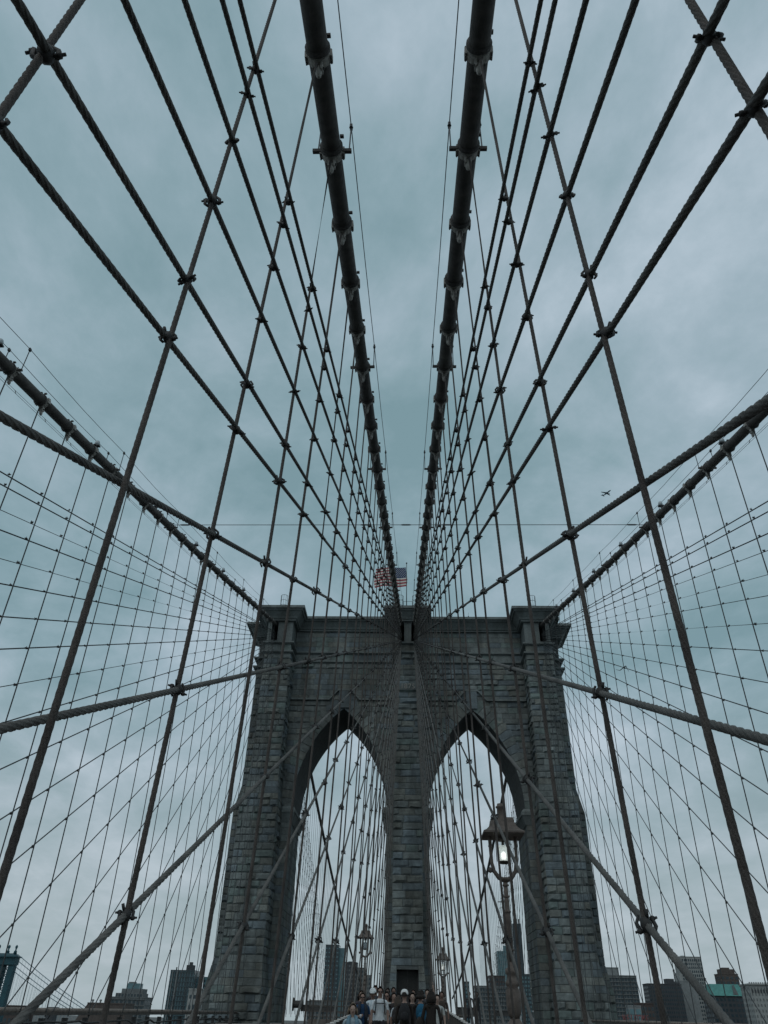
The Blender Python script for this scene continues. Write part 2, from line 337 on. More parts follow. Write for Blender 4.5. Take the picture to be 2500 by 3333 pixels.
def main_cable(sgn, inner):
    root = thing('main_cable', {(-1, True): 'thick wrapped main cable rising overhead on the inner left', (1, True): 'thick wrapped main cable rising overhead on the inner right',
        (-1, False): 'outermost left main cable descending across the open sky', (1, False): 'outermost right main cable descending across the open sky'}[sgn, inner], 'main cable', (sgn*xc(-4, inner), -4, zc(-4)), 'the four main suspension cables')
    b = MB(); ys = [-132+2.0*k for k in range(63)]+[-6.5, -5.0, -3, 0, 3, 5, 7]+[10+4*k for k in range(45)]
    pts = [(sgn*xc(y, inner), y, zc(y)) for y in ys]; b.tube(pts, 0.228, 20, cap=True)
    rel(b.obj('cable_wrapping', 'cable', None, True), root)
    HO, HH = 0.42, 1.15
    for i in range(-8 if inner else 2, 31):
        y = Y0+i*P0; st = (i % 4 == 3)
        p = Vector((sgn*xc(y, inner), y, zc(y))); sl = math.atan((zc(y+0.5)-zc(y-0.5)))
        o = link('cable_band', BAND[1 if st else 0], root, p-root.location); o.rotation_euler = (sl, random.uniform(-.05, .05), random.uniform(-.03, .03)); k_ = random.uniform(.97, 1.05); o.scale = (k_, random.uniform(.92, 1.08), k_)
    for s in (-1, 1):
        b = MB(); pts = []
        for i in range(-9, 32, 4):
            y = Y0+i*P0; pts.append(Vector((sgn*xc(y, inner)+s*(0.34 if inner and s == sgn else HO), y, zc(y)+HH)))
        dense = []
        for a, c in zip(pts, pts[1:]):
            dense += [a+(c-a)*(q/4)-Vector((0, 0, 0.10*math.sin(PI*q/4))) for q in range(4)]
        dense.append(pts[-1]); b.tube(dense, 0.0125, 6)
        rel(b.obj('hand_rope', 'wire', None, True), root)
        for q in pts:
            if q.y < -78: continue
            b = MB(); b.tube([q-Vector((0, 0, HH)), q], 0.019, 6); b.box(q-Vector((.035, .06, .09)), q+Vector((.035, .06, .035)))
            b.tube([q+Vector((-.05, 0, -.03)), q+Vector((.05, 0, -.03))], .014, 6); b.tube([q+Vector((-.05, 0, -.065)), q+Vector((.05, 0, -.065))], .014, 6)
            rel(b.obj('stanchion', 'wire', None), root)
    if not inner:
        for dx, dz in ((-0.32, -0.42), (-0.42, -0.22)):
            b = MB(); b.tube([(sgn*(xc(y, 0)-dx*1.0), y, zc(y)+dz) for y in [-75+3*k for k in range(23)]], 0.008, 5); rel(b.obj('power_wire', 'wire', None), root)
        for i in range(6, 31, 1):
            y = Y0+(i+.5)*P0; b = MB(); b.tube([(sgn*(xc(y, 0)+.32), y, zc(y)-.42), (sgn*(xc(y, 0)+.42), y, zc(y)-.22)], 0.014, 5); rel(b.obj('wire_spacer', 'wire', None), root)
for inner in (True, False):
    for sgn in (-1, 1): main_cable(sgn, inner)
# globe lamps on the outer cables
b0 = MB(); b0.tube([(-0.0, 0, 0.2), (0, 0, 0.46)], 0.05, 8); b0.box((-.16, -.10, .44), (.16, .10, .50)); b0.tube([(-.13, 0, -.2), (-.13, 0, .46)], .018, 6)
BR = b0.mesh('bracket', 'wire')
b0 = MB(); b0.lathe([(0.10, 0.50), (0.125, 0.56), (0.13, 0.64), (0.10, 0.74), (0.05, 0.79), (0.0, 0.80)], (0, 0, 0), 12); GL = b0.mesh('glass_globe', 'dull_glass', True)
for sgn in (-1, 1):
    for k, y in enumerate((-67.5, -58.6, -49.6, -40.9, -32.7, -24.6, -16.2)):
        t = thing('cable_light', '%s small globe light from the viewer, clamped on %s main cable' % (ordn(k+1), SID[sgn, False]), 'light', (sgn*xc(y, 0), y, zc(y)), 'globe lights on the outer cables')
        link('bracket', BR, t); link('glass_globe', GL, t)
# transverse tie wire
t = thing('tie_wire', 'thin horizontal tie wire stretched across all four main cables', 'wire', (0, -47.2, 28.9)); b = MB()
b.tube([(-xc(-47.2, 0)+.2, -47.2, 28.96), (xc(-47.2, 0)-.2, -47.2, 28.96)], 0.02, 6); rel(b.obj('wire', 'wire', None), t)
for x in (-0.0, -2.6, 2.6, -14.3, 14.3):
    b = MB(); b.tube([(x-.35, -47.2, 28.96), (x-.2, -47.2, 28.96), (x+.2, -47.2, 28.96), (x+.35, -47.2, 28.96)], [.022, .05, .05, .022], 8); rel(b.obj('turnbuckle', 'wire', None), t)
b = MB(); b.tube([(15.1, -38.3, 23.23), (15.15, -37.9, 23.36), (15.08, -36.9, 23.5), (15.1, -35.9, 23.97)], [.03, .035, .025, .012], 6)
b.tube([(15.1, -38.3, 23.23), (15.2, -38.4, 22.8)], [.03, .01], 5); tag(b.obj('loose_rope_end', 'wire'), 'frayed scrap of rope caught on a stay at the right', 'rope end')
b = MB()
# ------------------------------------------------------------------ the stone tower
SP, ZA, AW, RA = 18.23, 28.91, 5.107, 13.72       # arch springing, apex, half width, radius
PWX, JX = 2.268, 12.482
def lerp(a, b, t): return a+(b-a)*max(0.0, min(1.0, t))
def fl(z): return lerp(0, 0.55, (4.6-z)/2.4)
def up(z): return lerp(0, 1, (z-18.2)/2.5)       # 0 below the set-off, 1 above
def BX0(z): return lerp(13.45, 13.72, up(z))-0.5*fl(z)
def BX1(z): return lerp(17.45, 16.8, up(z))+0.7*fl(z)
def YB(z): return -lerp(6.75, 6.5, up(z))-fl(z)
def SX(z): return lerp(19.1, 18.5, up(z))+fl(z)
def PX(z): return 1.48+0.35*fl(z)
tower = thing('bridge_tower', 'tall granite bridge tower with two pointed arches and the date 1875', 'tower', (0, 0, -42))
TZ = 1.0225
def zt_(z): return z*TZ+3.0
def tp(b, name, mats, smooth=False, tint=False): return rel(b.obj(name, mats, None, smooth, tint), tower)
def archz(x):                                   # intrados height at offset |x| from the bay centre
    x = abs(x); cx = AW-RA
    return SP+math.sqrt(max(0, RA*RA-(x-cx)**2)) if x < AW else SP
b = MB()
zs_ = [-47, 2.2, 4.6, 18.2, 20.7, 34.4]
for s in (-1, 1):
    b.box(*[(min(s*12.6, s*17.0), -3.55, -47), (max(s*12.6, s*17.0), 3.55, 38.5)])
    for side in (-1, 1):
        for z0, z1 in zip(zs_, zs_[1:]):
            q0 = [(s*(BX0(z0)+.05), side*3.0), (s*(BX1(z0)-.05), side*3.0), (s*(BX1(z0)-.05), -side*(YB(z0)+.05)), (s*(BX0(z0)+.05), -side*(YB(z0)+.05))]
            q1 = [(s*(BX0(z1)+.05), side*3.0), (s*(BX1(z1)-.05), side*3.0), (s*(BX1(z1)-.05), -side*(YB(z1)+.05)), (s*(BX0(z1)+.05), -side*(YB(z1)+.05))]
            if s*side < 0: q0 = q0[::-1]; q1 = q1[::-1]
            b.prism(q0, z0, z1, q1)
    for z0, z1 in zip(zs_, zs_[1:]):
        q = lambda z: [(s*16.9, -1.9), (s*(SX(z)-.05), -1.9), (s*(SX(z)-.05), 1.9), (s*16.9, 1.9)][::s]
        b.prism(q(z0), z0, z1, q(z1))
    b.prism([(s*16.9, -1.85), (s*18.45, -1.85), (s*18.45, 1.85), (s*16.9, 1.85)][::s], 34.4, 38.5)
b.box((-2.2, -3.55, -47), (2.2, 3.55, 38.5))
for side in (-1, 1):
    for z0, z1 in zip(zs_, zs_[1:]):
        q = lambda z, xa=None, xb=None: [(-PX(z)+.05 if xa is None else xa, side*3.0), (PX(z)-.05 if xb is None else xb, side*3.0), (PX(z)-.05 if xb is None else xb, side*(-YB(z)-.05)), (-PX(z)+.05 if xa is None else xa, side*(-YB(z)-.05))][::side]
        if side < 0 and z1 < 5:
            zl = min(z1, 3.7)
            b.prism(q(z0, None, -1.0), z0, zl, q(zl, None, -1.0)); b.prism(q(z0, 1.0, None), z0, zl, q(zl, 1.0, None))
            if z1 > 3.7: b.prism(q(3.7), 3.7, z1, q(z1))
        else: b.prism(q(z0), z0, z1, q(z1))
# spandrel walls with the pointed openings
for s in (-1, 1):
    xm = s*(PWX+AW); n = 28; xsn = [-5.2+10.4*k/n for k in range(n+1)]
    for a, c in zip(xsn, xsn[1:]):
        for y in (-3.55, 3.55):
            f = [(xm+a, y, archz(a)), (xm+c, y, archz(c)), (xm+c, y, 38.5), (xm+a, y, 38.5)]
            b.add(f if y < 0 else f[::-1], [(0, 1, 2, 3)])
        b.add([(xm+a, -3.55, archz(a)), (xm+a, 3.55, archz(a)), (xm+c, 3.55, archz(c)), (xm+c, -3.55, archz(c))], [(0, 1, 2, 3)])
tp(b, 'core', 'mortar')
# upper buttresses with the cable slots
b = MB(); bd = MB()
for side in (-1, 1):
    y0, y1 = (-6.45, -3.5) if side < 0 else (3.5, 6.45)
    for xa, xb in ((-1.45, -1.18), (-0.42, 0.42), (1.18, 1.45)): b = MB(); b.box((xa, y0, 34.4), (xb, y1, 38.5)); tp(b, 'slot_pier', 'granite_smooth', tint=True)
    b = MB(); b.box((-1.3, y0+.12, 34.4), (1.3, y1, 36.0)); tp(b, 'slot_sill', 'granite_smooth', tint=True)
    for s in (-1, 1):
        b = MB(); b.box((s*15.9-.5, y0+.12, 34.4), (s*15.9+.5, y1, 36.1)); tp(b, 'slot_sill', 'granite_smooth', tint=True)
        for xa, xb in ((13.77, 15.52), (16.28, 16.75)):
            b = MB(); b.box((min(s*xa, s*xb), y0, 34.4), (max(s*xa, s*xb), y1, 38.5)); tp(b, 'slot_pier', 'granite_smooth', tint=True)
# outline-following mouldings
def outline(o):
    h = [(1.45+o, -6.5-o), (1.45+o, -3.55-o), (13.72-o, -3.55-o), (13.72-o, -6.5-o), (16.8+o, -6.5-o), (16.8+o, -3.55-o), (17.02+o, -3.55-o), (17.02+o, -1.9-o), (18.62+o*1.12, -1.9-o)]
    h2 = h+[(x, -y) for x, y in h[::-1]]
    return h2+[(-x, y) for x, y in h2[::-1]]
def mould(name, steps, m='granite_smooth'):
    b = MB()
    for z0, o0, z1, o1 in steps: b.prism(outline(o0), z0, z1, outline(o1))
    return tp(b, name, m, tint=True)
mould('cornice', [(38.42, 0.30, 38.62, 0.30), (38.62, 0.42, 38.86, 0.55), (38.86, 0.55, 39.40, 1.0), (39.40, 1.12, 39.60, 1.22), (39.60, 1.38, 39.92, 1.38)])
mould('string_course', [(35.50, 0.10, 35.62, 0.26), (35.62, 0.30, 35.80, 0.30)])
mould('string_course', [(34.36, 0.10, 34.48, 0.26), (34.48, 0.30, 34.66, 0.30)])
# --- stones -------------------------------------------------------
STONES = []
def tintc():
    v = random.uniform(0.82, 1.16); k = random.random()
    if k < 0.22: c = (0.92, 0.99, 1.08)
    elif k < 0.45: c = (1.06, 1.0, 0.93)
    elif k < 0.55: c = (0.94, 1.04, 1.0)
    else: c = (1, 1, 0.99)
    if random.random() < 0.07: v *= 1.16
    return tuple(v*x for x in c)
def stone(fn, nrm, u0, u1, z0, z1, rough, gap=0.016):
    """fn(u, z) -> point on the face; nrm outward; rock faced when rough"""
    nrm = Vector(nrm); g = gap/max(0.2, abs((fn(u1, z0)-fn(u0, z0)).length))*(u1-u0); ua, ub = u0+g, u1-g; za, zb_ = z0+gap*1.6, z1-gap*0.8
    m = MB(); tn = tintc()
    if not rough:
        base = random.uniform(0.0, 0.02)
        q = [(ua, za), (ub, za), (ub, zb_), (ua, zb_)]
        m.add([fn(u, z)+nrm*base for u, z in q]+[fn(u, z)-nrm*0.12 for u, z in q], [(0,1,2,3),(0,4,5,1),(1,5,6,2),(2,6,7,3),(3,7,4,0)], 0, tn)
    else:
        us = [ua, ua+(ub-ua)*random.uniform(.16, .3), ub-(ub-ua)*random.uniform(.16, .3), ub]; zs2 = [za, za+(zb_-za)*random.uniform(.12, .3), zb_-(zb_-za)*random.uniform(.14, .3), zb_]
        base = random.uniform(0.0, 0.05); bul = random.uniform(0.02, 0.09) if random.random() < .75 else random.uniform(.10, .20); vs_ = []
        for j in range(4):
            for i in range(4):
                edge = i in (0, 3) or j in (0, 3); d = base+(0 if edge else bul*(random.uniform(.8, 1.25) if j == 1 else random.uniform(.4, .9)))
                if j == 0 and random.random() < .35: d -= 0.03
                u = us[i]; z = zs2[j]
                if not edge: u += (ub-ua)*random.uniform(-.07, .07); z += (zb_-za)*random.uniform(-.10, .08)
                vs_.append(fn(u, z)+nrm*d)
        per = [0,1,2,3,7,11,15,14,13,12,8,4]; nb = len(vs_)
        q = [(us[i % 4], zs2[i//4]) for i in per]; vs_ += [fn(u, z)-nrm*0.12 for u, z in q]
        fs = [(j*4+i, j*4+i+1, (j+1)*4+i+1, (j+1)*4+i) for j in range(3) for i in range(3)]
        fs += [(per[k], nb+k, nb+(k+1) % 12, per[(k+1) % 12]) for k in range(12)]
        m.add(vs_, fs, 0, tn)
    a, c, e = fn(u0, z0), fn(u1, z0), fn(u0, z1); cn = (a+c+e)/3; vv = cn-CAM
    vis = max(0.0, -(vv.normalized().dot(nrm)))
    area = (c-a).length*(e-a).length*vis/max(1.0, depth(cn))**2
    STONES.append((area, m))
def course(fn, nrm, L, z0, z1, rough, lo, hi, k, flip=False):
    """split a course of length L in stones; fn takes u in metres"""
    if L < 0.25: return
    cuts = [0.0]
    x = random.uniform(lo, hi)*(0.55 if k % 2 else 1.0)
    while x < L-lo*0.45: cuts.append(x); x += random.uniform(lo, hi)
    cuts.append(L)
    for a, c in zip(cuts, cuts[1:]): stone(fn, nrm, a, c, z0, z1, rough)
CH = 0.665
def zlist(z0, z1): 
    n = max(1, round((z1-z0)/CH)); return [z0+(z1-z0)*k/n for k in range(n+1)]
Z_LOW = zlist(-1.0, 2.2)+zlist(2.2, 4.6)[1:]+zlist(4.6, 18.2)[1:]+zlist(18.2, 20.7)[1:]+zlist(20.7, 34.36)[1:]
for k, (z0, z1) in enumerate(zip(Z_LOW, Z_LOW[1:])):
    zm = (z0+z1)/2; rough = not (2.2 < zm < 4.6 or 18.9 < zm < 20.7)
    DOOR = zm < 3.72
    # centre pier, front
    if DOOR:
        for s in (-1, 1): stone((lambda u, z, s=s: Vector((s*(1.0+u*(PX(z)-1.0)), YB(z), z))) if s > 0 else (lambda u, z: Vector((-PX(z)+u*(PX(z)-1.0), YB(z), z))), (0, -1, 0), 0, 1, z0, z1, rough and zm < 2)
    else:
        course(lambda u, z: Vector((-PX(z)+u*PX(z)/PX(zm), YB(z), z)), (0, -1, 0), 2*PX(zm), z0, z1, rough, 0.95, 2.1, k)
    for s in (-1, 1):
        # outer buttress front
        Lx = BX1(zm)-BX0(zm)
        if s > 0: fn = lambda u, z, Lx=Lx: Vector((BX0(z)+u/Lx*(BX1(z)-BX0(z)), YB(z), z))
        else: fn = lambda u, z, Lx=Lx: Vector((-BX1(z)+u/Lx*(BX1(z)-BX0(z)), YB(z), z))
        course(fn, (0, -1, 0), Lx, z0, z1, rough, 0.75, 1.75, k)
        # its inner side
        Ly = -3.6-YB(zm)
        if s > 0: fn = lambda u, z: Vector((BX0(z), -3.6-u/Ly*(-3.6-YB(z)), z))
        else: fn = lambda u, z: Vector((-BX0(z), YB(z)+u/Ly*(-3.6-YB(z)), z))
        course(fn, (-s, 0, 0), Ly, z0, z1, rough, 1.0, 1.9, k+1)
        # side buttress, front face
        Ls = SX(zm)-17.0
        if s > 0: fn = lambda u, z: Vector((17.0+u/Ls*(SX(z)-17.0), -1.95, z))
        else: fn = lambda u, z: Vector((-SX(z)+u/Ls*(SX(z)-17.0), -1.95, z))
        course(fn, (0, -1, 0), Ls, z0, z1, rough, 0.8, 1.6, k)
        # pier side strip and jamb strip
        if zm < SP:
            for xa, xb in ((PX(zm), PWX), (JX, BX0(zm))):
                a, c = (s*xa, s*xb) if s > 0 else (s*xb, s*xa)
                stone(lambda u, z: Vector((u, -3.6, z)), (0, -1, 0), a, c, z0, z1, False)
            fn = (lambda u, z: Vector((JX, 3.6-u, z))) if s > 0 else (lambda u, z: Vector((-JX, -3.6+u, z)))
            course(fn, (-s, 0, 0), 7.2, z0, z1, False, 1.2, 2.2, k)
        else:
            xm = PWX+AW
            hw = -1.0
            if zm < ZA+1.2:
                za_ = zm-0.55
                hw = 0.0 if za_ > ZA else (AW-RA+math.sqrt(max(0, RA*RA-(max(za_, SP)-SP)**2)))+0.5
            iv = [(PX(zm), xm-hw), (xm+hw, BX0(zm))] if hw > 0.1 else [(PX(zm), BX0(zm))]
            for xa, xb in iv:
                if xb-xa < 0.3: continue
                a = s*xa if s > 0 else s*xb
                course(lambda u, z, a=a: Vector((a+u, -3.6, z)), (0, -1, 0), xb-xa, z0, z1, zm > 21 and random.random() < .55, 0.9, 2.0, k)
# frieze ashlar
for z0, z1 in zip(zlist(35.82, 38.40), zlist(35.82, 38.40)[1:]):
    for s in (-1, 1):
        course(lambda u, z: Vector(((1.5 if s > 0 else -13.7)+u, -3.6, z)), (0, -1, 0), 12.2, z0, z1, False, 1.3, 2.6, 0)
for s in (-1, 1):
    course(lambda u, z: Vector(((1.5 if s > 0 else -13.7)+u, -3.6, z)), (0, -1, 0), 12.2, 34.67, 35.49, False, 1.6, 2.8, 0)
    course(lambda u, z: Vector((s*15.27-1.55+u, -6.52, z)), (0, -1, 0), 3.1, 34.67, 35.49, False, 1.2, 2.0, 0)
course(lambda u, z: Vector((-1.48+u, -6.52, z)), (0, -1, 0), 2.96, 34.67, 35.49, False, 1.2, 2.0, 0)
# voussoirs
for s in (-1, 1):
    xm = s*(PWX+AW)
    for hs in (-1, 1):
        tmax = math.acos((RA-AW)/RA); nv = 15
        for k in range(nv):
            t0, t1 = tmax*k/nv, tmax*(k+1)/nv; T = 1.25
            def P(r, t): return (xm+hs*(AW-RA+r*math.cos(t)), SP+r*math.sin(t))
            pts = [P(RA, t0+.002), P(RA+T, t0+.002), (P(RA+T, t0)[0], P(RA+T, t1)[1]-.02), P(RA+T, t1-.002), P(RA, t1-.002)]
            if hs < 0: pts = pts[::-1]
            if any((x-xm)*hs < 0 for x, z in pts): pts = [(xm if (x-xm)*hs < 0 else x, z) for x, z in pts]
            m = MB(); n = len(pts); pr = random.uniform(0.05, 0.09); tn = tintc()
            m.add([(x, -3.62-pr, z) for x, z in pts]+[(x, -3.3, z) for x, z in pts], [tuple(range(n))]+[(i, i+n, (i+1) % n+n, (i+1) % n) for i in range(n)], 0, tn)
            STONES.append((0.9*1.2/77**2*.9, m))
    m = MB(); m.prism([(xm-.62, -3.85), (xm+.62, -3.85), (xm+.5, -3.3), (xm-.5, -3.3)], 28.95, 31.1, None, 0, tintc()); STONES.append((1, m))
# spandrel string course: level, lifted over the crowns
STONES.sort(key=lambda a: -a[0])
rest = MB()
for k, (a, m) in enumerate(STONES):
    if k < 300: tp(m, 'stone', 'granite', tint=True)
    else:
        o = len(rest.v); rest.v += m.v; rest.f += [tuple(i+o for i in f) for f in m.f]; rest.m += m.m; rest.t += m.t
o = tp(rest, 'small_stonework', 'granite', tint=True); o['kind'] = 'stuff'
for s in (-1, 1):
    b = MB(); xm = s*(PWX+AW)
    segs = [(1.5, 29.95), (xm*s-1.75, 29.95), (xm*s-0.75, 31.05), (xm*s+0.75, 31.05), (xm*s+1.75, 29.95), (13.7, 29.95)]
    for (xa, za_), (xb, zb_) in zip(segs, segs[1:]):
        q = [(s*xa, za_-.10), (s*xb, zb_-.10), (s*xb, zb_+.12), (s*xa, za_+.12)]
        if s < 0: q = q[::-1]
        b.add([(x, -3.88, z) for x, z in q]+[(x, -3.5, z) for x, z in q], [(0,1,2,3),(0,4,5,1),(1,5,6,2),(2,6,7,3),(3,7,4,0)])
    tp(b, 'hood_mould', 'granite_smooth', tint=True)
for s in (-1, 1):
    for cx, w0 in ((s*(JX+.45), .5), (s*(PWX-.35), .4)):
        b = MB()
        for z0, z1, o0, o1 in ((16.7, 17.6, .04, .38), (17.6, 17.95, .44, .44), (17.95, 18.25, .40, .2)):
            q = lambda o_: [(cx-w0-o_, -3.6-o_), (cx+w0+o_, -3.6-o_), (cx+w0+o_, 3.6+o_), (cx-w0-o_, 3.6+o_)]
            b.prism(q(o0), z0, z1, q(o1))
        tp(b, 'impost', 'granite_smooth', tint=True)
# door in the foot of the centre pier
b = MB(); pts = [(-.98, 0.2), (.98, 0.2), (.98, 3.55), (.5, 3.70), (0, 3.76), (-.5, 3.70), (-.98, 3.55)]
b.add([(x, YB(2.5)+1.1, z) for x, z in pts], [tuple(range(7))]); 
o = tp(b, 'doorway', 'recess'); o['label'] = 'dark iron doorway in the foot of the central pier'
b = MB()
for x0, x1 in ((-1.02, -.9), (.9, 1.02)): b.box((x0, YB(2.5)+.95, .2), (x1, YB(2.5)+1.08, 3.6))
b.box((-.05, YB(2.5)+.96, .2), (.05, YB(2.5)+1.07, 3.7)); b.box((-.9, YB(2.5)+.98, 1.9), (.9, YB(2.5)+1.06, 2.0)); tp(b, 'door_frame', 'steel_dark')
# date
cu = bpy.data.curves.new('date', 'FONT'); cu.body = '1875'; cu.size = 0.80; cu.extrude = 0.06; cu.align_x = 'CENTER'; cu.align_y = 'CENTER'; cu.space_character = 1.06
to = bpy.data.objects.new('date_tmp', cu); C.objects.link(to)
me = bpy.data.meshes.new_from_object(to.evaluated_get(bpy.context.evaluated_depsgraph_get())); bpy.data.objects.remove(to)
me.materials.clear(); me.materials.append(MATS['band_pale'])
o = link('date', me); o.rotation_euler = (PI/2, 0, 0); o.location = (0.0, -6.74, 30.38); rel(o, tower)
b = MB(); b.box((-1.05, -6.70, 30.0), (1.05, -6.4, 30.8)); tp(b, 'date_panel', 'granite_smooth', tint=True)
tower.scale = (1.0075, 1.0, TZ); tower.location = (0, 0, 3.0-42*TZ)
# ladder cages and railings on the roof
def cage(x, label, y=-6.4):
    t = thing('ladder_cage', label, 'ladder cage', (x, y, 43.82), 'ladder cages on the tower roof')
    for dx in (-.38, .38):
        b = MB(); b.tube([(dx, .35, 0), (dx, .35, 1.9), (dx, .2, 2.15)], .022, 6); b.obj('rail', 'wire', t)
    for z in (0.8, 1.45, 2.15):
        b = MB(); b.tube([(.42*math.cos(a), .3-.42*math.sin(a), z) for a in [PI*k/10 for k in range(11)]], .022, 6); b.obj('hoop', 'wire', t)
    for a in (.3, .9, 1.57, 2.24, 2.84):
        b = MB(); b.tube([(.42*math.cos(a), .3-.42*math.sin(a), .4), (.42*math.cos(a), .3-.42*math.sin(a), 2.15)], .016, 6); b.obj('bar', 'wire', t)
cage(-15.35, 'hooped ladder cage on the left shoulder of the tower'); cage(15.25, 'hooped ladder cage on the right shoulder of the tower')
cage(-.95, 'hooped ladder cage left of the flagpole'); cage(1.0, 'hooped ladder cage right of the flagpole')
t = thing('roof_railing', 'low pipe railing between the two cages under the flag', 'railing', (0, -6.4, 43.82))
for z in (.65, 1.3): b = MB(); b.tube([(-.55, 0, z), (.6, 0, z)], .022, 6); b.obj('rail', 'wire', t)
for x in (-.5, .55): b = MB(); b.tube([(x, 0, 0), (x, 0, 1.3)], .022, 6); b.obj('post', 'wire', t)
for x, l in ((-8.5, 'thin lightning rod on the parapet left of the flag'), (7.6, 'thin lightning rod on the parapet right of the flag')):
    t = thing('lightning_rod', l, 'lightning rod', (x, -3.5, 43.82)); b = MB(); b.tube([(0, 0, 0), (0, 0, 1.3)], [.03, .012], 6); b.obj('rod', 'wire', t)
    b = MB(); b.ball((0, 0, .75), .08, 8); b.obj('ball', 'wire', t)
# flag
t = thing('flag', 'American flag with stars and stripes flying left from its pole', 'flag', (-.15, -6.2, 43.82))
b = MB(); b.tube([(0, 0, 0), (0, 0, 6.8)], [.06, .035], 8); b.ball((0, 0, 6.9), .11, 10); b.obj('flagpole', 'wire', t, True)
NX, NZ, FW, FH = 40, 26, 4.0, 2.75
def fp(u, v): return Vector((-FW*u+0.10*math.sin(5*v+3*u), 0.24*math.sin(7.5*u+1.2*v)*u**.5, 3.55+FH*v-0.10*u*math.sin(6*u)-0.16*u))
vs_ = [fp(i/NX, j/NZ) for j in range(NZ+1) for i in range(NX+1)]
b = MB(); b.add(vs_, [(j*(NX+1)+i, j*(NX+1)+i+1, (j+1)*(NX+1)+i+1, (j+1)*(NX+1)+i) for j in range(NZ) for i in range(NX)])
mat('flag_red', (0.30, 0.035, 0.05), 0.85, 0.1); mat('flag_white', (0.62, 0.60, 0.56), 0.85, 0.06); mat('flag_blue', (0.02, 0.05, 0.13), 0.85, 0.1)
for f in range(len(b.f)):
    j, i = divmod(f, NX); st = j//2
    b.m[f] = 2 if (j >= 12 and i < 16) else (0 if st % 2 == 0 else 1)
fo = b.obj('banner', ['flag_red', 'flag_white', 'flag_blue'], t, True)
b = MB()
for r in range(9):
    for c in range(6 if r % 2 == 0 else 5):
        u = (0.033 if r % 2 == 0 else .066)+c*0.066; v = .50+.05*(r+.5)*1.05; p = fp(u, v)
        for yy in (-.012,):
            b.add([p+Vector((.075*(1 if k % 2 == 0 else .4)*math.sin(k*PI/5), yy, .075*(1 if k % 2 == 0 else .4)*math.cos(k*PI/5))) for k in range(10)], [tuple(range(10))])
b.obj('star', 'flag_white', fo)['kind'] = 'stuff'
# ------------------------------------------------------------------ promenade fences
POSTM = MB(); POSTM.box((-.05, -.06, 0), (.05, .06, .92)); POSTM.box((-.03, -.02, .1), (.03, .02, .9)); PMESH = POSTM.mesh('post', 'beam')
CAPM = MB(); CAPM.box((-.055, -.26, .95), (.055, .26, .985)); CAPMESH = CAPM.mesh('glint_cap', 'glint_white')  # light reflecting in dashes off the rail, put in as white caps
for s, lab in ((-1, 'left picket railing of the promenade with painted glints on top rail'), (1, 'right picket railing of the promenade with painted glints on top rail')):
    t = thing('picket_railing', lab, 'railing', (s*1.86, -45, zd(-45)))
    b = MB(); b.tube([(s*1.86, -84, zd(-84)+.93), (s*1.86, -12, zd(-12)+.93)], .035, 8); rel(b.obj('top_rail', 'steel_dark', None), t)
    b = MB(); b.tube([(s*1.86, -84, zd(-84)+.12), (s*1.86, -12, zd(-12)+.12)], .03, 6); rel(b.obj('bottom_rail', 'steel_dark', None), t)
    k = 0; y = -83.0
    while y < -12:
        link('post', PMESH, t, Vector((s*1.86, y, zd(y)))-t.location)
        if k % 2 == 0 : link('glint_cap', CAPMESH, t, Vector((s*1.86, y, zd(y)))-t.location)
        y += 0.59; k += 1
# ------------------------------------------------------------------ outer trusses and cross beams
for s, lab in ((-1, 'rusty riveted stiffening truss along the left edge of the deck'), (1, 'rusty riveted stiffening truss along the right edge of the deck')):
    t = thing('deck_truss', lab, 'truss', (s*15.2, -30, zch(-30)-2.6))
    b = MB()
    def bar(p, q, h, wd): 
        p = Vector(p); q = Vector(q); b.add([p+Vector((-wd,0,-h)),p+Vector((wd,0,-h)),p+Vector((wd,0,0)),p+Vector((-wd,0,0)),q+Vector((-wd,0,-h)),q+Vector((wd,0,-h)),q+Vector((wd,0,0)),q+Vector((-wd,0,0))],[(0,1,2,3),(7,6,5,4),(3,2,6,7),(0,4,5,1),(1,5,6,2),(0,3,7,4)])
    bar((s*15.2, -100, zch(-100)), (s*15.2, -7.5, zch(-7.5)), .10, .16); rel(b.obj('top_chord', 'beam', None), t)
    b = MB(); bar((s*15.2, -100, zch(-100)-2.4), (s*15.2, -7.5, zch(-7.5)-2.4), .25, .2); rel(b.obj('bottom_chord', 'steel_dark', None), t)
    b = MB(); b.tube([(s*15.2+.0, -100, zch(-100)+.06), (s*15.2, -30.0, zch(-30)+.06), (s*15.2, -7.6, zch(-7.6)+.04)], [.10, .10, .07], 8); rel(b.obj('pipe', 'rust', None, True), t)
    b = MB()
    pts = []; y = -72.0
    while y < -8: pts += [(s*14.85, y, zch(y)-.28-random.uniform(0, .12)), (s*14.85, y+random.uniform(.8, 2), zch(y)-random.uniform(.35, .62))]; y += random.uniform(2, 7)
    b.tube(pts, .045, 6); rel(b.obj('slack_hose', 'steel_dark', None, True), t)
    b = MB(); bar((s*15.05, -100, zch(-100)-.62), (s*15.05, -7.6, zch(-7.6)-.62), .16, .05); rel(b.obj('side_rail', 'beam', None), t)
    for i in range(0, 31):
        y = Y0+i*P0; b = MB(); b.box((s*15.2-.1, y-.12, zch(y)-2.4), (s*15.2+.1, y+.12, zch(y)-.2)); rel(b.obj('vertical', 'steel_dark', None), t)
        if i < 30:
            b = MB(); y2 = y+P0; bar((s*15.2, y, zch(y)-2.3), (s*15.2, y2, zch(y2)-.25), .12, .05) if i % 2 else bar((s*15.2, y, zch(y)-.25), (s*15.2, y2, zch(y2)-2.3), .12, .05)
            rel(b.obj('diagonal', 'steel_dark', None), t)
n = 0
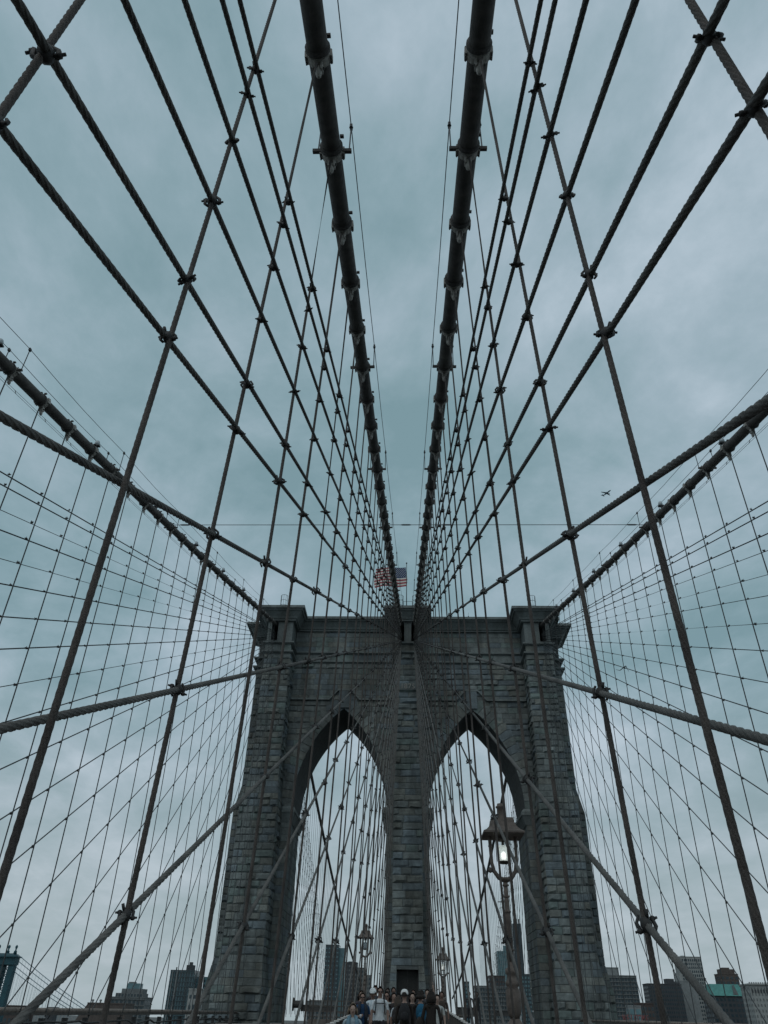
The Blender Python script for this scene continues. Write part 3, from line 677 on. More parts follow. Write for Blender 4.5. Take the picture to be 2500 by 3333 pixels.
for i in range(8, 31, 2):
    y = Y0+i*P0; n += 1
    for s, side in ((-1, 'left'), (1, 'right')):
        t = thing('cross_beam', '%s overhead cross beam from the viewer, spanning the %s roadway' % (ordn(n), side), 'beam', (s*8.6, y, zch(y)-1.35-.012*(i-8)), 'cross beams over the roadways')
        b = MB(); x0, x1 = sorted((s*2.5, s*14.9)); x0 -= s*8.6; x1 -= s*8.6
        b.box((x0, -.16, .72), (x1, .16, .80)); b.box((x0, -.03, .36), (x1, .03, .72)); b.box((x0, -.14, .28), (x1, .14, .36)); b.obj('girder', 'beam', t)
        b = MB(); xq = x0+random.uniform(0, 3); b.tube([(xq, .25, .88), (x1-random.uniform(0, 3), .25, .88+random.uniform(-.04, .08))], random.uniform(.04, .085), 8); b.obj('conduit', 'pipe', t, True)
for s, side in ((-1, 'left'), (1, 'right')):
    t = thing('inner_truss', 'low riveted truss beside the %s edge of the promenade' % side, 'truss', (s*2.3, -30, zch(-30)-2.6))
    b = MB(); b.box((s*2.3-.12, -100, .0), (s*2.3+.12, -8, .3)); rel(b.obj('bottom_chord', 'steel_dark', None), t)
    b = MB()
    bar((s*2.3, -100, zch(-100)-.25), (s*2.3, -8, zch(-8)-.25), .22, .14); rel(b.obj('top_chord', 'beam', None), t)
# low clutter of maintenance gear beside the tower foot
for k, (x, y, wx, h, lab) in enumerate(((-9.6, -9.2, .5, .6, 'dark cable drum by the left arch foot'), (-8.6, -9.0, .7, .42, 'squat equipment box left of the railing near the arch'), (-7.2, -9.3, .9, .38, 'long low equipment box near the middle of left arch'), (5.2, -9.3, .8, .5, 'equipment box on the walkway in the right arch'), (8.6, -9.0, .9, .34, 'flat equipment box beside the right arch foot'))):
    t = thing('equipment_box' if k else 'cable_drum', lab, 'box' if k else 'drum', (x, y, 3.42))
    b = MB()
    if k: b.box((-wx, -.4, 0), (wx, .4, h)); b.box((-wx-.05, -.45, h), (wx+.05, .45, h+.06)); b.obj('casing', 'steel_dark', t)
    else:
        b.tube([(-.4, 0, .5), (.4, 0, .5)], .28, 12); b.obj('core', 'steel_dark', t)
        for x_ in (-.4, .4): b = MB(); b.tube([(x_-.04, 0, .5), (x_+.04, 0, .5)], .5, 18); b.obj('flange', 'iron', t)
# ------------------------------------------------------------------ promenade lamps
def lamp(x, y, ze, lit, label):
    base = zd(y)-.15; t = thing('lamp_post', label, 'lamp post', (x, y, base), 'cast iron lamps along the promenade'); e = ze-base
    b = MB()
    b.lathe([(.30, 0), (.30, .12), (.22, .16), (.20, 1.15), (.24, 1.22), (.24, 1.30), (.13, 1.40)], (0, 0, 0), sq=True); b.obj('pedestal', 'bronze', t)
    b = MB(); b.lathe([(.10, 1.40), (.15, 1.50), (.175, 1.65), (.17, 1.93), (.12, 2.0), (.165, 2.04), (.165, 2.10), (.12, 2.16), (.115, 2.24), (.15, 2.28), (.15, 2.35), (.085, 2.40), (.08, 2.5)], (0, 0, 0), 14); b.obj('urn', 'bronze', t, True)
    b = MB(); pt = e-1.10
    prof = [(.08, 2.45), (.066, pt*.6+1.0), (.05, pt-.02)]; b.lathe(prof, (0, 0, 0), 12); b.obj('pole', 'bronze', t, True)
    for z, r in ((pt-.08, .078), (pt-.33, .082), (pt-.66, .088), (2.75, .105)):
        b = MB(); b.lathe([(r*.6, z-.03), (r, z-.015), (r, z+.015), (r*.6, z+.03)], (0, 0, 0), 12); b.obj('collar', 'bronze', t)
    b = MB(); b.tube([(-.02, 0, pt-.45), (-.22, 0, pt-.45)], .012, 6); b.obj('ladder_peg', 'bronze', t)
    for s in (-1, 1):
        b = MB(); b.tube([(0, 0, pt+.02), (s*.16, 0, pt+.09), (s*.27, 0, pt+.24), (s*.315, 0, pt+.45), (s*.325, 0, pt+.75), (s*.33, 0, e+.03)], [.06, .055, .05, .042, .042, .05], 8)
        b.ball((s*.36, 0, pt+.26), (.06, .04, .07), 8); b.ball((s*.335, 0, e-.28), (.05, .05, .035), 8); b.obj('yoke_arm', 'bronze', t, True)
    b = MB(); b.lathe([(.04, pt-.02), (.10, pt+.03), (.12, pt+.08), (.05, pt+.1)], (0, 0, 0), 12); b.obj('boss', 'bronze', t, True)
    b = MB(); q = math.sqrt(2)
    b.lathe([(.50*q, e-.05), (.52*q, e-.045), (.52*q, e), (.43*q, e+.05), (.35*q, e+.14), (.30*q, e+.25), (.275*q, e+.36), (.275*q, e+.37), (.10*q, e+.375)], (0, 0, 0), sq=True); roof = b.obj('roof', 'bronze', t)
    b = MB(); b.lathe([(.115, e+.37), (.10, e+.42), (.095, e+.64), (.125, e+.66), (.125, e+.69), (.09, e+.71), (.08, e+.76), (.03, e+.77)], (0, 0, 0), 10); b.obj('chimney', 'bronze', roof, True)
    b = MB(); b.tube([(0, 0, e-.28), (0, 0, e)], .035, 8); b.lathe([(.16, e-.15), (.16, e-.13), (.04, e-.10)], (0, 0, 0), 12); b.obj('hanger', 'iron', t)
    b = MB(); b.lathe([(.13, e-.64), (.152, e-.60), (.168, e-.32), (.14, e-.28), (.05, e-.275)], (0, 0, 0), 16)
    g = b.obj('glass', 'lit_glass' if lit else 'dull_glass', t, True)
    if lit:
        b = MB(); b.lathe([(.02, e-.60), (.055, e-.585), (.066, e-.52), (.058, e-.44), (.02, e-.405), (.0, e-.40)], (0, 0, 0), 14); c = b.obj('light_core', 'lamp_core', g, True)
        m = MATS['lit_glass']; nb_ = m.node_tree.nodes['Principled BSDF']; nb_.inputs['Alpha'].default_value = 0.72
    b = MB(); b.lathe([(.10, e-.69), (.155, e-.66), (.155, e-.64), (.06, e-.635)], (0, 0, 0), 14); b.obj('glass_cup', 'iron', t)
    for s in (-1, 1):
        b = MB(); b.tube([(s*.17, 0, e-.64), (s*.185, 0, e-.14)], .009, 5); b.obj('glass_rod', 'iron', t)
lamp(2.62, -65.4, 6.98, True, 'large lit lantern lamp post rising before the right arch')
lamp(-2.61, -32.0, 7.27, False, 'unlit lantern lamp post before the left arch, next to central pier')
lamp(2.6, -24.0, 6.62, True, 'small distant lit lantern beside right side of central pier')
# ------------------------------------------------------------------ people
def skinmesh(verts, edges):
    me = bpy.data.meshes.new('tmp'); bm = bmesh.new(); lay = bm.verts.layers.skin.verify(); bv = []
    for k, (co, r) in enumerate(verts):
        v = bm.verts.new(co); v[lay].radius = r if isinstance(r, tuple) else (r, r); v[lay].use_root = (k == 0); bv.append(v)
    for a, c in edges: bm.edges.new((bv[a], bv[c]))
    bm.to_mesh(me); bm.free(); o = bpy.data.objects.new('tmp', me); C.objects.link(o)
    sk_ = o.modifiers.new('s', 'SKIN'); sk_.branch_smoothing = 0.3; sb = o.modifiers.new('d', 'SUBSURF'); sb.levels = 2; sb.render_levels = 2
    dg = bpy.context.evaluated_depsgraph_get(); m2 = bpy.data.meshes.new_from_object(o.evaluated_get(dg)); bpy.data.objects.remove(o); bpy.data.meshes.remove(me); return m2
SK = [(0.30, 0.19, 0.15), (0.20, 0.12, 0.09), (0.36, 0.25, 0.20), (0.10, 0.065, 0.05)]
for k, c in enumerate(SK): mat('skin%d' % k, c, 0.6, 0.08, 20)
def cloth(col):
    n = 'cloth_%02d%02d%02d' % tuple(int(c*99) for c in col); mat(n, col, 0.9, 0.15, 10, 0.3, bscale=30); return n
def person(x, y, h, face, top, label, sleeve='short', pants=(0.03, 0.03, 0.035), skin=0, hair=(0.02, 0.015, 0.012), hairlen=0, cap=None, glasses=False, arms='down', extra=None, lean=0.0, stride=0.1):
    """face: rotation about z, 0 looks towards the viewer"""
    s = h/1.75; t = thing('person', label, 'person', (x, y, zd(y))); t.rotation_euler = (0, 0, face)
    V = [((0, .0, .98), (.145, .10)), ((0, .01, 1.12), (.135, .095)), ((0, .0, 1.30), (.165, .105)), ((0, .015, 1.43), (.13, .075)), ((0, .015, 1.50), (.055, .055)), ((0, .0, 1.56), (.062, .066)),
         ((0, -.012, 1.63), (.078, .095)), ((0, -.005, 1.70), (.074, .088)), ((0, .0, 1.745), (.04, .05))]
    Ed = [(0, 1), (1, 2), (2, 3), (3, 4), (4, 5), (5, 6), (6, 7), (7, 8)]
    def ch(par, pts):
        for co, r in pts: V.append((co, r)); Ed.append((par, len(V)-1)); par = len(V)-1
        return V[par][0]
    hands = []
    for q in (-1, 1):
        mode = arms if isinstance(arms, str) else arms[0 if q < 0 else 1]
        if mode == 'down': pts = [((q*.19, .01, 1.40), .058), ((q*.245, .02, 1.15), .043), ((q*.25, -.03, .93), .032), ((q*.252, -.05, .86), (.022, .036))]
        elif mode == 'bent': pts = [((q*.19, .01, 1.40), .058), ((q*.235, .0, 1.15), .043), ((q*.12, -.20, 1.14), .034), ((q*.07, -.25, 1.16), (.024, .034))]
        else: pts = [((q*.19, .01, 1.41), .058), ((q*.27, -.03, 1.62), .043), ((q*.22, -.10, 1.86), .033), ((q*.215, -.11, 1.93), (.022, .034))]
        e = ch(3, pts); hands.append((Vector(e), (Vector(e)-Vector(pts[-2][0])).normalized(), q))
        st = stride*q
        ch(0, [((q*.095, 0, .90), .09), ((q*.10, -st-.01, .50), .062), ((q*.10, -st+.02, .11), .042), ((q*.105, -st-.05, .045), (.045, .038)), ((q*.11, -st-.15, .035), (.04, .028))])
    V = [((c[0], c[1]+lean*c[2], c[2]), r) for c, r in V]
    me = skinmesh([(Vector(c)*s, tuple(k*s for k in r) if isinstance(r, tuple) else r*s) for c, r in V], Ed)
    bm = bmesh.new(); bm.from_mesh(me)
    tmp = MB()                                                     # fingers, nose, ears
    for p, d, q in hands:
        p = Vector((p.x, p.y+lean*p.z, p.z)); sd = d.cross(Vector((q, 0, 0))).normalized() if abs(d.x) < .8 else Vector((0, 1, 0))
        for k in range(4):
            o_ = p+sd*(k-1.5)*.018; ln = (.07, .085, .08, .06)[k]; cu_ = Vector((-q*.02, -.01, 0))
            tmp.tube([o_*s, (o_+d*ln*.55)*s, (o_+d*ln+cu_)*s], [.0095*s, .009*s, .007*s], 5)
        tmp.tube([(p-d*.03+sd*.02)*s, (p+sd*.045+d*.01)*s, (p+sd*.05+d*.045)*s], [.012*s, .010*s, .008*s], 5)
    ly = lean*1.62
    tmp.ball((0, (-.108+ly)*s, 1.628*s), (.014*s, .02*s, .026*s), 6)
    for q in (-1, 1): tmp.ball((q*.083*s, (.005+ly)*s, 1.635*s), (.012*s, .024*s, .034*s), 6)
    tm = tmp.mesh('tmp2', 'skin0'); n0 = len(bm.faces); bm.from_mesh(tm); bpy.data.meshes.remove(tm)
    bm.faces.ensure_lookup_table()
    for i, f in enumerate(bm.faces):
        c = f.calc_center_median()/s; f.smooth = True
        if i >= n0: f.material_index = 2; continue
        ax = abs(c.x)
        armpart = (ax > .205 and c.z > .80) or (c.y-lean*c.z < -.13 and c.z > 1.0 and c.z < 1.45) or c.z > 1.62 and ax > .12
        if c.z > 1.475 and ax < .12: f.material_index = 2
        elif armpart:
            lim = {'short': 1.20, 'long': .90, 'none': 1.5}[sleeve]
            f.material_index = 0 if (c.z > lim and c.z < 1.5 and not (sleeve == 'short' and c.y-lean*c.z < -.12)) or (sleeve == 'long' and not (c.y-lean*c.z < -.21)) and c.z > .9 else 2
        elif c.z > .93: f.material_index = 0
        elif c.z > .08: f.material_index = 1
        else: f.material_index = 3
    me.materials.clear()
    for m_ in (cloth(top), cloth(pants), 'skin%d' % skin, cloth((.05, .05, .05))): me.materials.append(MATS[m_])
    bm.to_mesh(me); bm.free(); link('body', me, t)
    b = MB()
    prof = [(-.01, .099), (.02, .098), (.06, .09), (.10, .06), (.12, .0)]
    for k, (z_, r) in enumerate(prof[:-1]):
        pass
    # hair: shell over the back and top of the head
    nphi, nth = 14, 7; vs_ = []
    for j in range(nth+1):
        for i in range(nphi+1):
            th = (PI*.04)+j/nth*(PI*.52); ph = -PI*.12+i/nphi*(PI*1.24)
            if th < .62: ph = i/nphi*PI*2
            elif th < .95: ph = -PI*.30+i/nphi*PI*1.6
            rr = 1+random.uniform(-.05, .05)
            vs_.append(Vector((.099*rr*math.sin(th)*math.cos(ph), .010+ly+.122*rr*math.sin(th)*math.sin(ph), 1.66+.142*rr*math.cos(th)))*s)
    b.add(vs_, [(j*(nphi+1)+i, j*(nphi+1)+i+1, (j+1)*(nphi+1)+i+1, (j+1)*(nphi+1)+i) for j in range(nth) for i in range(nphi)])
    if hairlen:
        for k in range(13):
            a = PI*(.0+k/12); p = Vector((.092*math.cos(a), .01+ly+.105*math.sin(a), 1.68)); e = p+Vector((.025*math.cos(a), .02*math.sin(a), -hairlen))
            b.tube([p*s, (p.lerp(e, .5)+Vector((.012*math.cos(a), .012, 0)))*s, e*s], [.026*s, .03*s, .012*s], 6)
    b.obj('hair', cloth(hair), t, True)
    if cap:
        b = MB(); b.lathe([(.112, 1.675), (.112, 1.71), (.10, 1.765), (.06, 1.808), (.0, 1.82)], (0, .005+ly, 0), 16)
        b.add([(-.08, -.085+ly, 1.672), (.08, -.085+ly, 1.672), (.065, -.185+ly, 1.655), (-.065, -.185+ly, 1.655), (-.08, -.085+ly, 1.684), (.08, -.085+ly, 1.684), (.065, -.185+ly, 1.664), (-.065, -.185+ly, 1.664)], [(3,2,1,0),(4,5,6,7),(0,1,5,4),(1,2,6,5),(2,3,7,6),(3,0,4,7)])
        b.v = [tuple(Vector(p)*s) for p in b.v]; b.obj('cap', cloth(cap), t, True)
    if glasses:
        b = MB(); 
        for q in (-1, 1): b.ball((q*.034*s, (-.098+ly)*s, 1.65*s), (.03*s, .014*s, .02*s), 8); b.tube([(q*.06*s, (-.085+ly)*s, 1.655*s), (q*.083*s, (.0+ly)*s, 1.655*s)], .005*s, 5)
        b.obj('sunglasses', cloth((.01, .01, .012)), t, True)
    else:
        b = MB()
        for q in (-1, 1): b.ball((q*.032*s, (-.094+ly)*s, 1.65*s), (.012*s, .01*s, .008*s), 6)
        b.obj('eye', cloth((.02, .02, .02)), t, True)
    b = MB(); b.ball((0, (-.098+ly)*s, 1.585*s), (.024*s, .01*s, .007*s), 6); b.obj('mouth', cloth((.14, .05, .05)), t, True)
    if extra:
        for kind, col in extra:
            b = MB()
            if kind == 'backpack':
                b.ball((0, .20+lean*1.2, 1.24), (.16, .10, .24), 12); b.ball((0, .29+lean*1.2, 1.15), (.12, .05, .12), 10)
            elif kind == 'straps':
                for q in (-1, 1): b.tube([(q*.11, .10, 1.46), (q*.125, -.01, 1.515), (q*.125, -.11, 1.42), (q*.13, -.125, 1.25), (q*.16, -.06, 1.08)], .019, 6)
                b.tube([(-.125, -.125, 1.36), (0, -.135, 1.36), (.125, -.125, 1.36)], .014, 6)
            elif kind == 'strap': b.tube([(-.12, -.06, 1.50), (0, -.14, 1.28), (.15, -.10, 1.02), (.17, .05, .98)], .018, 6)
            elif kind == 'jacket':
                for q in (-1, 1): b.tube([(q*.09, -.05, 1.50), (q*.115, -.115, 1.36), (q*.12, -.125, 1.16), (q*.12, -.115, .96)], [.04, .055, .06, .055], 8); b.tube([(q*.05, -.03, 1.52), (q*.12, -.09, 1.44)], [.03, .035], 6)
            elif kind == 'bag': b.ball((.33, .06, .98), (.11, .17, .20), 12); b.tube([(.30, .02, 1.12), (.20, .0, 1.46), (.02, .13, 1.40)], .016, 6)
            elif kind == 'cup': b.lathe([(.03, 1.10), (.038, 1.20), (.0, 1.205)], (-.07, -.28, 0), 10)
            elif kind == 'phone': b.box((-.12, -.30, 1.14), (-.03, -.285, 1.28))
            b.v = [tuple(Vector(p)*s) for p in b.v]
            b.obj({'straps': 'backpack_strap', 'strap': 'bag_strap', 'jacket': 'jacket_front', 'bag': 'shoulder_bag'}.get(kind, kind), cloth(col), t, True)
WH = (.62, .66, .68); BK = (.015, .016, .018)
person(-.70, -58.7, 1.77, .05, WH, 'person in white t-shirt with dark backpack straps and sunglasses facing the viewer', glasses=True, extra=[('straps', (.03, .035, .04))], stride=.14)
person(-.97, -57.7, 1.71, -.1, (.55, .62, .66), 'person in pale t-shirt and white cap at left of the straps wearer', skin=1, cap=(.70, .72, .72), arms=('down', 'bent'))
person(-1.19, -59.7, 1.62, .15, (.012, .05, .12), 'person in navy blue top with sunglasses holding a cup', glasses=True, arms=('bent', 'down'), extra=[('jacket', (.02, .025, .035)), ('cup', (.5, .5, .5))], hair=(.05, .035, .025))
person(-1.01, -66.7, 1.47, .1, (.30, .38, .42), 'blond person in light denim jacket, nearest to the viewer at lower left', sleeve='long', hair=(.16, .12, .085), hairlen=.14, extra=[('jacket', (.14, .24, .30))], skin=2)
person(-.54, -56.7, 1.64, -.2, (.42, .43, .42), 'person with dark wavy hair and sunglasses right of the white t-shirt', glasses=True, hairlen=.18, extra=[('strap', (.05, .04, .03))], arms=('bent', 'down'), pants=(.10, .09, .08))
person(-1.05, -53.7, 1.80, 0, (.04, .035, .045), 'dark haired tall person behind the white cap', skin=1)
person(-.65, -51.7, 1.73, 0, BK, 'dark clothed person looking over the crowd left of the doorway', skin=3)
person(-.44, -50.7, 1.76, .3, (.05, .05, .055), 'dark clothed person under the left edge of the doorway', skin=1)
person(-.12, -59.7, 1.56, PI-.35, (.50, .55, .58), 'long haired person turned away in white sleeves and dark vest', hairlen=.34, hair=(.06, .045, .035), extra=[('backpack', (.03, .025, .025)), ('strap', BK)])
person(.07, -60.8, 1.70, PI, BK, 'person in black seen from behind wearing a white cap backwards', sleeve='long', cap=(.74, .74, .72), extra=[('backpack', (.02, .02, .022))])
person(.52, -60.6, 1.69, PI+.1, (.012, .014, .016), 'person in black carrying a bright blue backpack', sleeve='long', hairlen=.1, extra=[('backpack', (.012, .10, .18))])
person(.81, -61.8, 1.71, PI-.2, (.012, .012, .014), 'person in long black coat with a shoulder bag by right railing', sleeve='long', hairlen=.2, extra=[('bag', (.015, .016, .018))])
person(1.08, -58.2, 1.60, .2, (.45, .47, .45), 'person in light checked shirt at the right railing', skin=2, sleeve='short')
person(.88, -52.6, 1.72, .1, (.05, .05, .06), 'person behind the crowd raising one arm', arms=('down', 'up'), sleeve='none', skin=2)
person(.36, -49.7, 1.70, .2, (.06, .05, .05), 'person in dark clothes right before the doorway', skin=1)
person(1.30, -45, 1.70, 0, (.08, .05, .045), 'person in brown top far along the right railing', skin=1)
person(-1.4, -49.0, 1.72, 0, (.03, .03, .03), 'dark clothed person far along the left railing', skin=3, sleeve='long')
person(3.75, -33.7, 1.60, -.2, (.05, .05, .055), 'dark clothed person standing outside the railing under right arch', skin=1)
person(4.1, -35.2, 1.62, .2, (.02, .02, .024), 'second dark clothed person under right arch, nearer the lamp', sleeve='long', skin=3)
person(-1.38, -57.0, 1.66, .2, (.05, .04, .05), 'dark clothed person squeezed between left railing and navy top', skin=2, sleeve='long', hairlen=.2)
person(.30, -58.8, 1.64, .1, (.025, .025, .03), 'person in dark hood facing the viewer between two black coats', skin=2, sleeve='long', hairlen=.15)
person(-.30, -57.4, 1.62, .3, (.03, .028, .03), 'person in dark top with phone left of the backwards cap', skin=0, arms=('bent', 'down'), hairlen=.1, extra=[('phone', (.5, .5, .5))])
person(.62, -55.4, 1.70, -.1, (.02, .02, .022), 'dark clothed person behind the blue backpack', skin=1, sleeve='long')
person(1.45, -52.0, 1.66, 0, (.06, .045, .04), 'person in dark brown top along right railing behind checked shirt', skin=1)
person(1.4, -37.0, 1.70, .1, (.03, .03, .03), 'farthest small figure along the right railing', skin=2, sleeve='long')
for x in (3.95,):   # ledge those two stand on
    b = MB(); b.box((2.6, -36.6, zd(-34)-.25), (6.3, -32, zd(-34)+.02)); t = thing('viewing_platform', 'small timber platform beside the promenade under the right arch', 'platform', (4.4, -34.3, zd(-34)-.25)); rel(b.obj('floor', 'plank', None), t)
    for y_ in (-36.55,):
        b = MB(); b.box((2.6, y_-.03, zd(-34)+.02), (6.3, y_+.03, zd(-34)+.10)); rel(b.obj('kerb', 'beam', None), t)
b = MB(); b.box((-6.2, -30.2, zd(-30)-.25), (-2.6, -26.5, zd(-30)+.02)); t = thing('viewing_platform', 'small timber platform beside the promenade under the left arch', 'platform', (-4.4, -28, zd(-30)-.25)); rel(b.obj('floor', 'plank', None), t)
for k in range(4):
    b = MB(); b.box((-6.2, -30.2, zd(-30)+.1+.28*k), (-2.6, -30.12, zd(-30)+.16+.28*k)); rel(b.obj('rail', 'beam', None), t)
for k in range(5):
    b = MB(); x = -6.15+.87*k; b.box((x-.04, -30.1, zd(-30)), (x+.04, -30.02, zd(-30)+1.05)); rel(b.obj('post', 'beam', None), t)
# ------------------------------------------------------------------ city skyline
mat('glass_dark', (0.025, 0.045, 0.055), 0.25, 0.3, 0.3); mat('glass_teal', (0.10, 0.19, 0.21), 0.25, 0.3, 0.25)
mat('brick', (0.085, 0.07, 0.062), 0.9, 0.3, 0.6); mat('brick_dark', (0.07, 0.055, 0.05), 0.9, 0.3, 0.6); mat('concrete', (0.20, 0.215, 0.215), 0.9, 0.2, 0.4)
mat('grey_block', (0.13, 0.14, 0.14), 0.9, 0.25, 0.4); mat('cream', (0.28, 0.29, 0.28), 0.9, 0.2, 0.5); mat('copper', (0.07, 0.23, 0.205), 0.7, 0.25, 0.5)
mat('slate', (0.05, 0.055, 0.06), 0.85, 0.2, 0.5); mat('sign_red', (0.22, 0.06, 0.058), 0.7, 0.1); mat('bridge_blue', (0.012, 0.065, 0.082), 0.6, 0.2, 0.3); mat('far_steel', (0.13, 0.20, 0.23), 0.7, 0.1, 0.3)
GZ = -44.4
def building(name, label, x0, x1, zt, Y, dp, wall, win='glass_dark', ncol=6, fl_h=3.6, ww=.6, wh=.55, cat='building', parapet=True, slabs=None, wall_part='wall', group='city buildings behind the bridge'):
    t = thing(name, label, cat, ((x0+x1)/2, Y, GZ), group); W_ = (x1-x0)/2; H = zt-GZ
    b = MB(); b.box((-W_, 0, 0), (W_, dp, H)); b.obj(wall_part, wall, t)
    if parapet: b = MB(); b.box((-W_-.2, -.25, H), (W_+.2, dp+.2, H+.7)); b.obj('parapet', wall, t)
    if ncol:
        b = MB(); nf = int((H-1.2)/fl_h); cw = 2*W_/ncol
        for j in range(nf):
            z0 = H-1.0-(j+1)*fl_h+fl_h*(1-wh)*.5
            if z0+GZ < -6: break
            for i in range(ncol):
                x = -W_+cw*(i+.5); b.box((x-cw*ww/2, -.10, z0), (x+cw*ww/2, .25, z0+fl_h*wh))
            s_ = -1 if x0+W_ > 0 else 1                      # flank turned to the bridge
            nd = max(2, int(dp/(cw*1.1)))
            for i in range(nd):
                y = dp*(i+.5)/nd; b.box((s_*W_-.10, y-dp/nd*ww/2, z0), (s_*W_+.10, y+dp/nd*ww/2, z0+fl_h*wh))
        b.obj('window_grid', win, t)['kind'] = 'stuff'
    if slabs:
        b = MB(); nf = int((H-1.2)/fl_h)
        for j in range(nf):
            z0 = H-1.0-j*fl_h
            if z0+GZ < -6: break
            b.box((-W_-.35, -.9, z0-.18), (W_+.35, .1, z0))
        b.obj('floor_edge', slabs, t)['kind'] = 'stuff'
    return t, W_, H
def top_box(t, H, x0, x1, y0, y1, h, m, name='roof_house'):
    b = MB(); b.box((x0, y0, H), (x1, y1, H+h)); return b.obj(name, m, t)
# left of the tower
t, W_, H = building('rooftop_building', 'low dark brick roof block at far left edge', -226.3, -216.7, 4.7, 400, 12, 'brick_dark', ncol=4)
t = thing('water_tank', 'squat round rooftop water tank at far left', 'water tank', (-219.4, 417, GZ)); b = MB(); b.lathe([(2.2, 0), (2.2, 48), (1.65, 48.4), (1.65, 50.4), (0.9, 51.2), (.2, 51.6)], (0, 0, 0), 14); b.obj('tank', 'brick_dark', t)
building('rooftop_building', 'small flat dark rooftop block left of the brown warehouse', -206.1, -202, 4.3, 408, 6, 'slate', ncol=0)
t, W_, H = building('warehouse', 'brown brick warehouse with sloping end and two chimneys at left', -212.1, -186, 7.6, 485, 16, 'brick', ncol=0)
for k, x in enumerate((-210.1, -204.9)): b = MB(); b.lathe([(.55, H), (.55, H+1.5), (.85, H+1.6), (.85, H+2.3), (.4, H+2.5)], (x+199.05, 3, 0), 10); b.obj('chimney', 'concrete', t)
b = MB(); b.add([(-W_, 0, H-9), (-W_-6, 0, H-9), (-W_, 0, H), (-W_, 14, H-9), (-W_-6, 14, H-9), (-W_, 14, H)], [(0,2,1),(3,4,5),(1,2,5,4)]); b.obj('lean_to', 'brick', t)
t, W_, H = building('stepped_building', 'stepped dark green apartment block with setbacks left of glass tower', -238.3, -211.1, 13.0, 604, 20, 'grey_block', ncol=8, fl_h=4.2, ww=.62, wh=.62, slabs='grey_block')
top_box(t, H, -W_+2, W_-3, 3, 17, 3.2, 'grey_block', 'setback'); top_box(t, H+3.2, -W_+6, W_-4, 4, 16, 3.0, 'grey_block', 'setback'); top_box(t, H+6.2, -W_+9, -W_+19.5, 5, 14, 3.7, 'glass_teal', 'setback'); top_box(t, H+9.9, -W_+10, -W_+14.5, 6, 12, 1.0, 'grey_block')
b = MB()
for k in range(9): b.box((-W_+2+k*2.5, 2.85, H+.6), (-W_+3.3+k*2.5, 3.1, H+2.6))
b.obj('window_grid', 'glass_dark', t)['kind'] = 'stuff'
t, W_, H = building('glass_tower', 'tall dark glass tower with a rooftop tank left of stone tower', -241.7, -217, 39.1, 774, 30, 'glass_dark', 'glass_teal', ncol=9, fl_h=4.0, ww=.16, wh=.8, slabs='glass_teal')
for x in (-W_+2.2, -W_+6.6): b = MB(); b.box((x, -1.2, 3), (x+.8, -.2, H)); b.obj('pier', 'concrete', t)
top_box(t, H, 1.5, 8.6, 6, 14, 5.4, 'slate', 'tank'); top_box(t, H+5.4, 3.6, 6.4, 8, 12, 2.6, 'slate', 'tank'); top_box(t, H, -W_+4.5, -W_+5.5, 2, 3, 3.2, 'slate', 'mast')
t, W_, H = building('glass_block', 'low teal glass block touching the right of dark glass tower', -215.2, -203, 34.9, 808, 20, 'glass_teal', 'glass_dark', ncol=5, fl_h=4)
top_box(t, H, 2, 8, 2, 8, 2.8, 'slate')
t, W_, H = building('white_house', 'white building with arched windows beside the stone tower', -137.5, -129, 15.7, 451, 14, 'cream', ncol=0)
for r, z in enumerate((H-4.6, H-10.2, H-16)):
    for x in (-2.6, .0, 2.6):
        b = MB(); pts = [(x-.75, z), (x+.75, z), (x+.75, z+1.9)]+([(x+.4, z+2.5), (x, z+2.7), (x-.4, z+2.5)] if r == 1 else [])+[(x-.75, z+1.9)]; n = len(pts)
        b.add([(px, -.12, pz) for px, pz in pts]+[(px, .2, pz) for px, pz in pts], [tuple(range(n))]+[(i, i+n, (i+1) % n+n, (i+1) % n) for i in range(n)]); b.obj('window', 'glass_dark', t)
# seen through the left arch
t, W_, H = building('dark_tower', 'tall dark glass tower seen through the left arch', -99.7, -83.7, 73.5, 910, 22, 'glass_dark', 'glass_teal', ncol=5, fl_h=4.3, ww=.5, wh=.3)
b = MB(); b.box((W_, 8, 0), (W_+7.4, 20, H-2)); b.obj('wing', 'glass_teal', t)
t, W_, H = building('grey_tower', 'dark grey stepped tower right of dark glass tower in left arch', -70.3, -57.5, 52.6, 842, 18, 'slate', 'grey_block', ncol=4, fl_h=4, ww=.5, wh=.4)
top_box(t, H, -W_+3, W_-3, 4, 14, 1.5, 'slate')
building('grey_tower', 'lower grey annex between stepped tower and the small lamp', -57.5, -50.5, 47.9, 845, 16, 'grey_block', ncol=3, fl_h=4)
building('grey_tower', 'lowest grey block by the central pier in left arch', -49.2, -41, 40.4, 825, 16, 'grey_block', ncol=3, fl_h=4)
building('low_building', 'low long roof at the foot of the left arch', -77, -55, 12.6, 570, 14, 'grey_block', ncol=7)
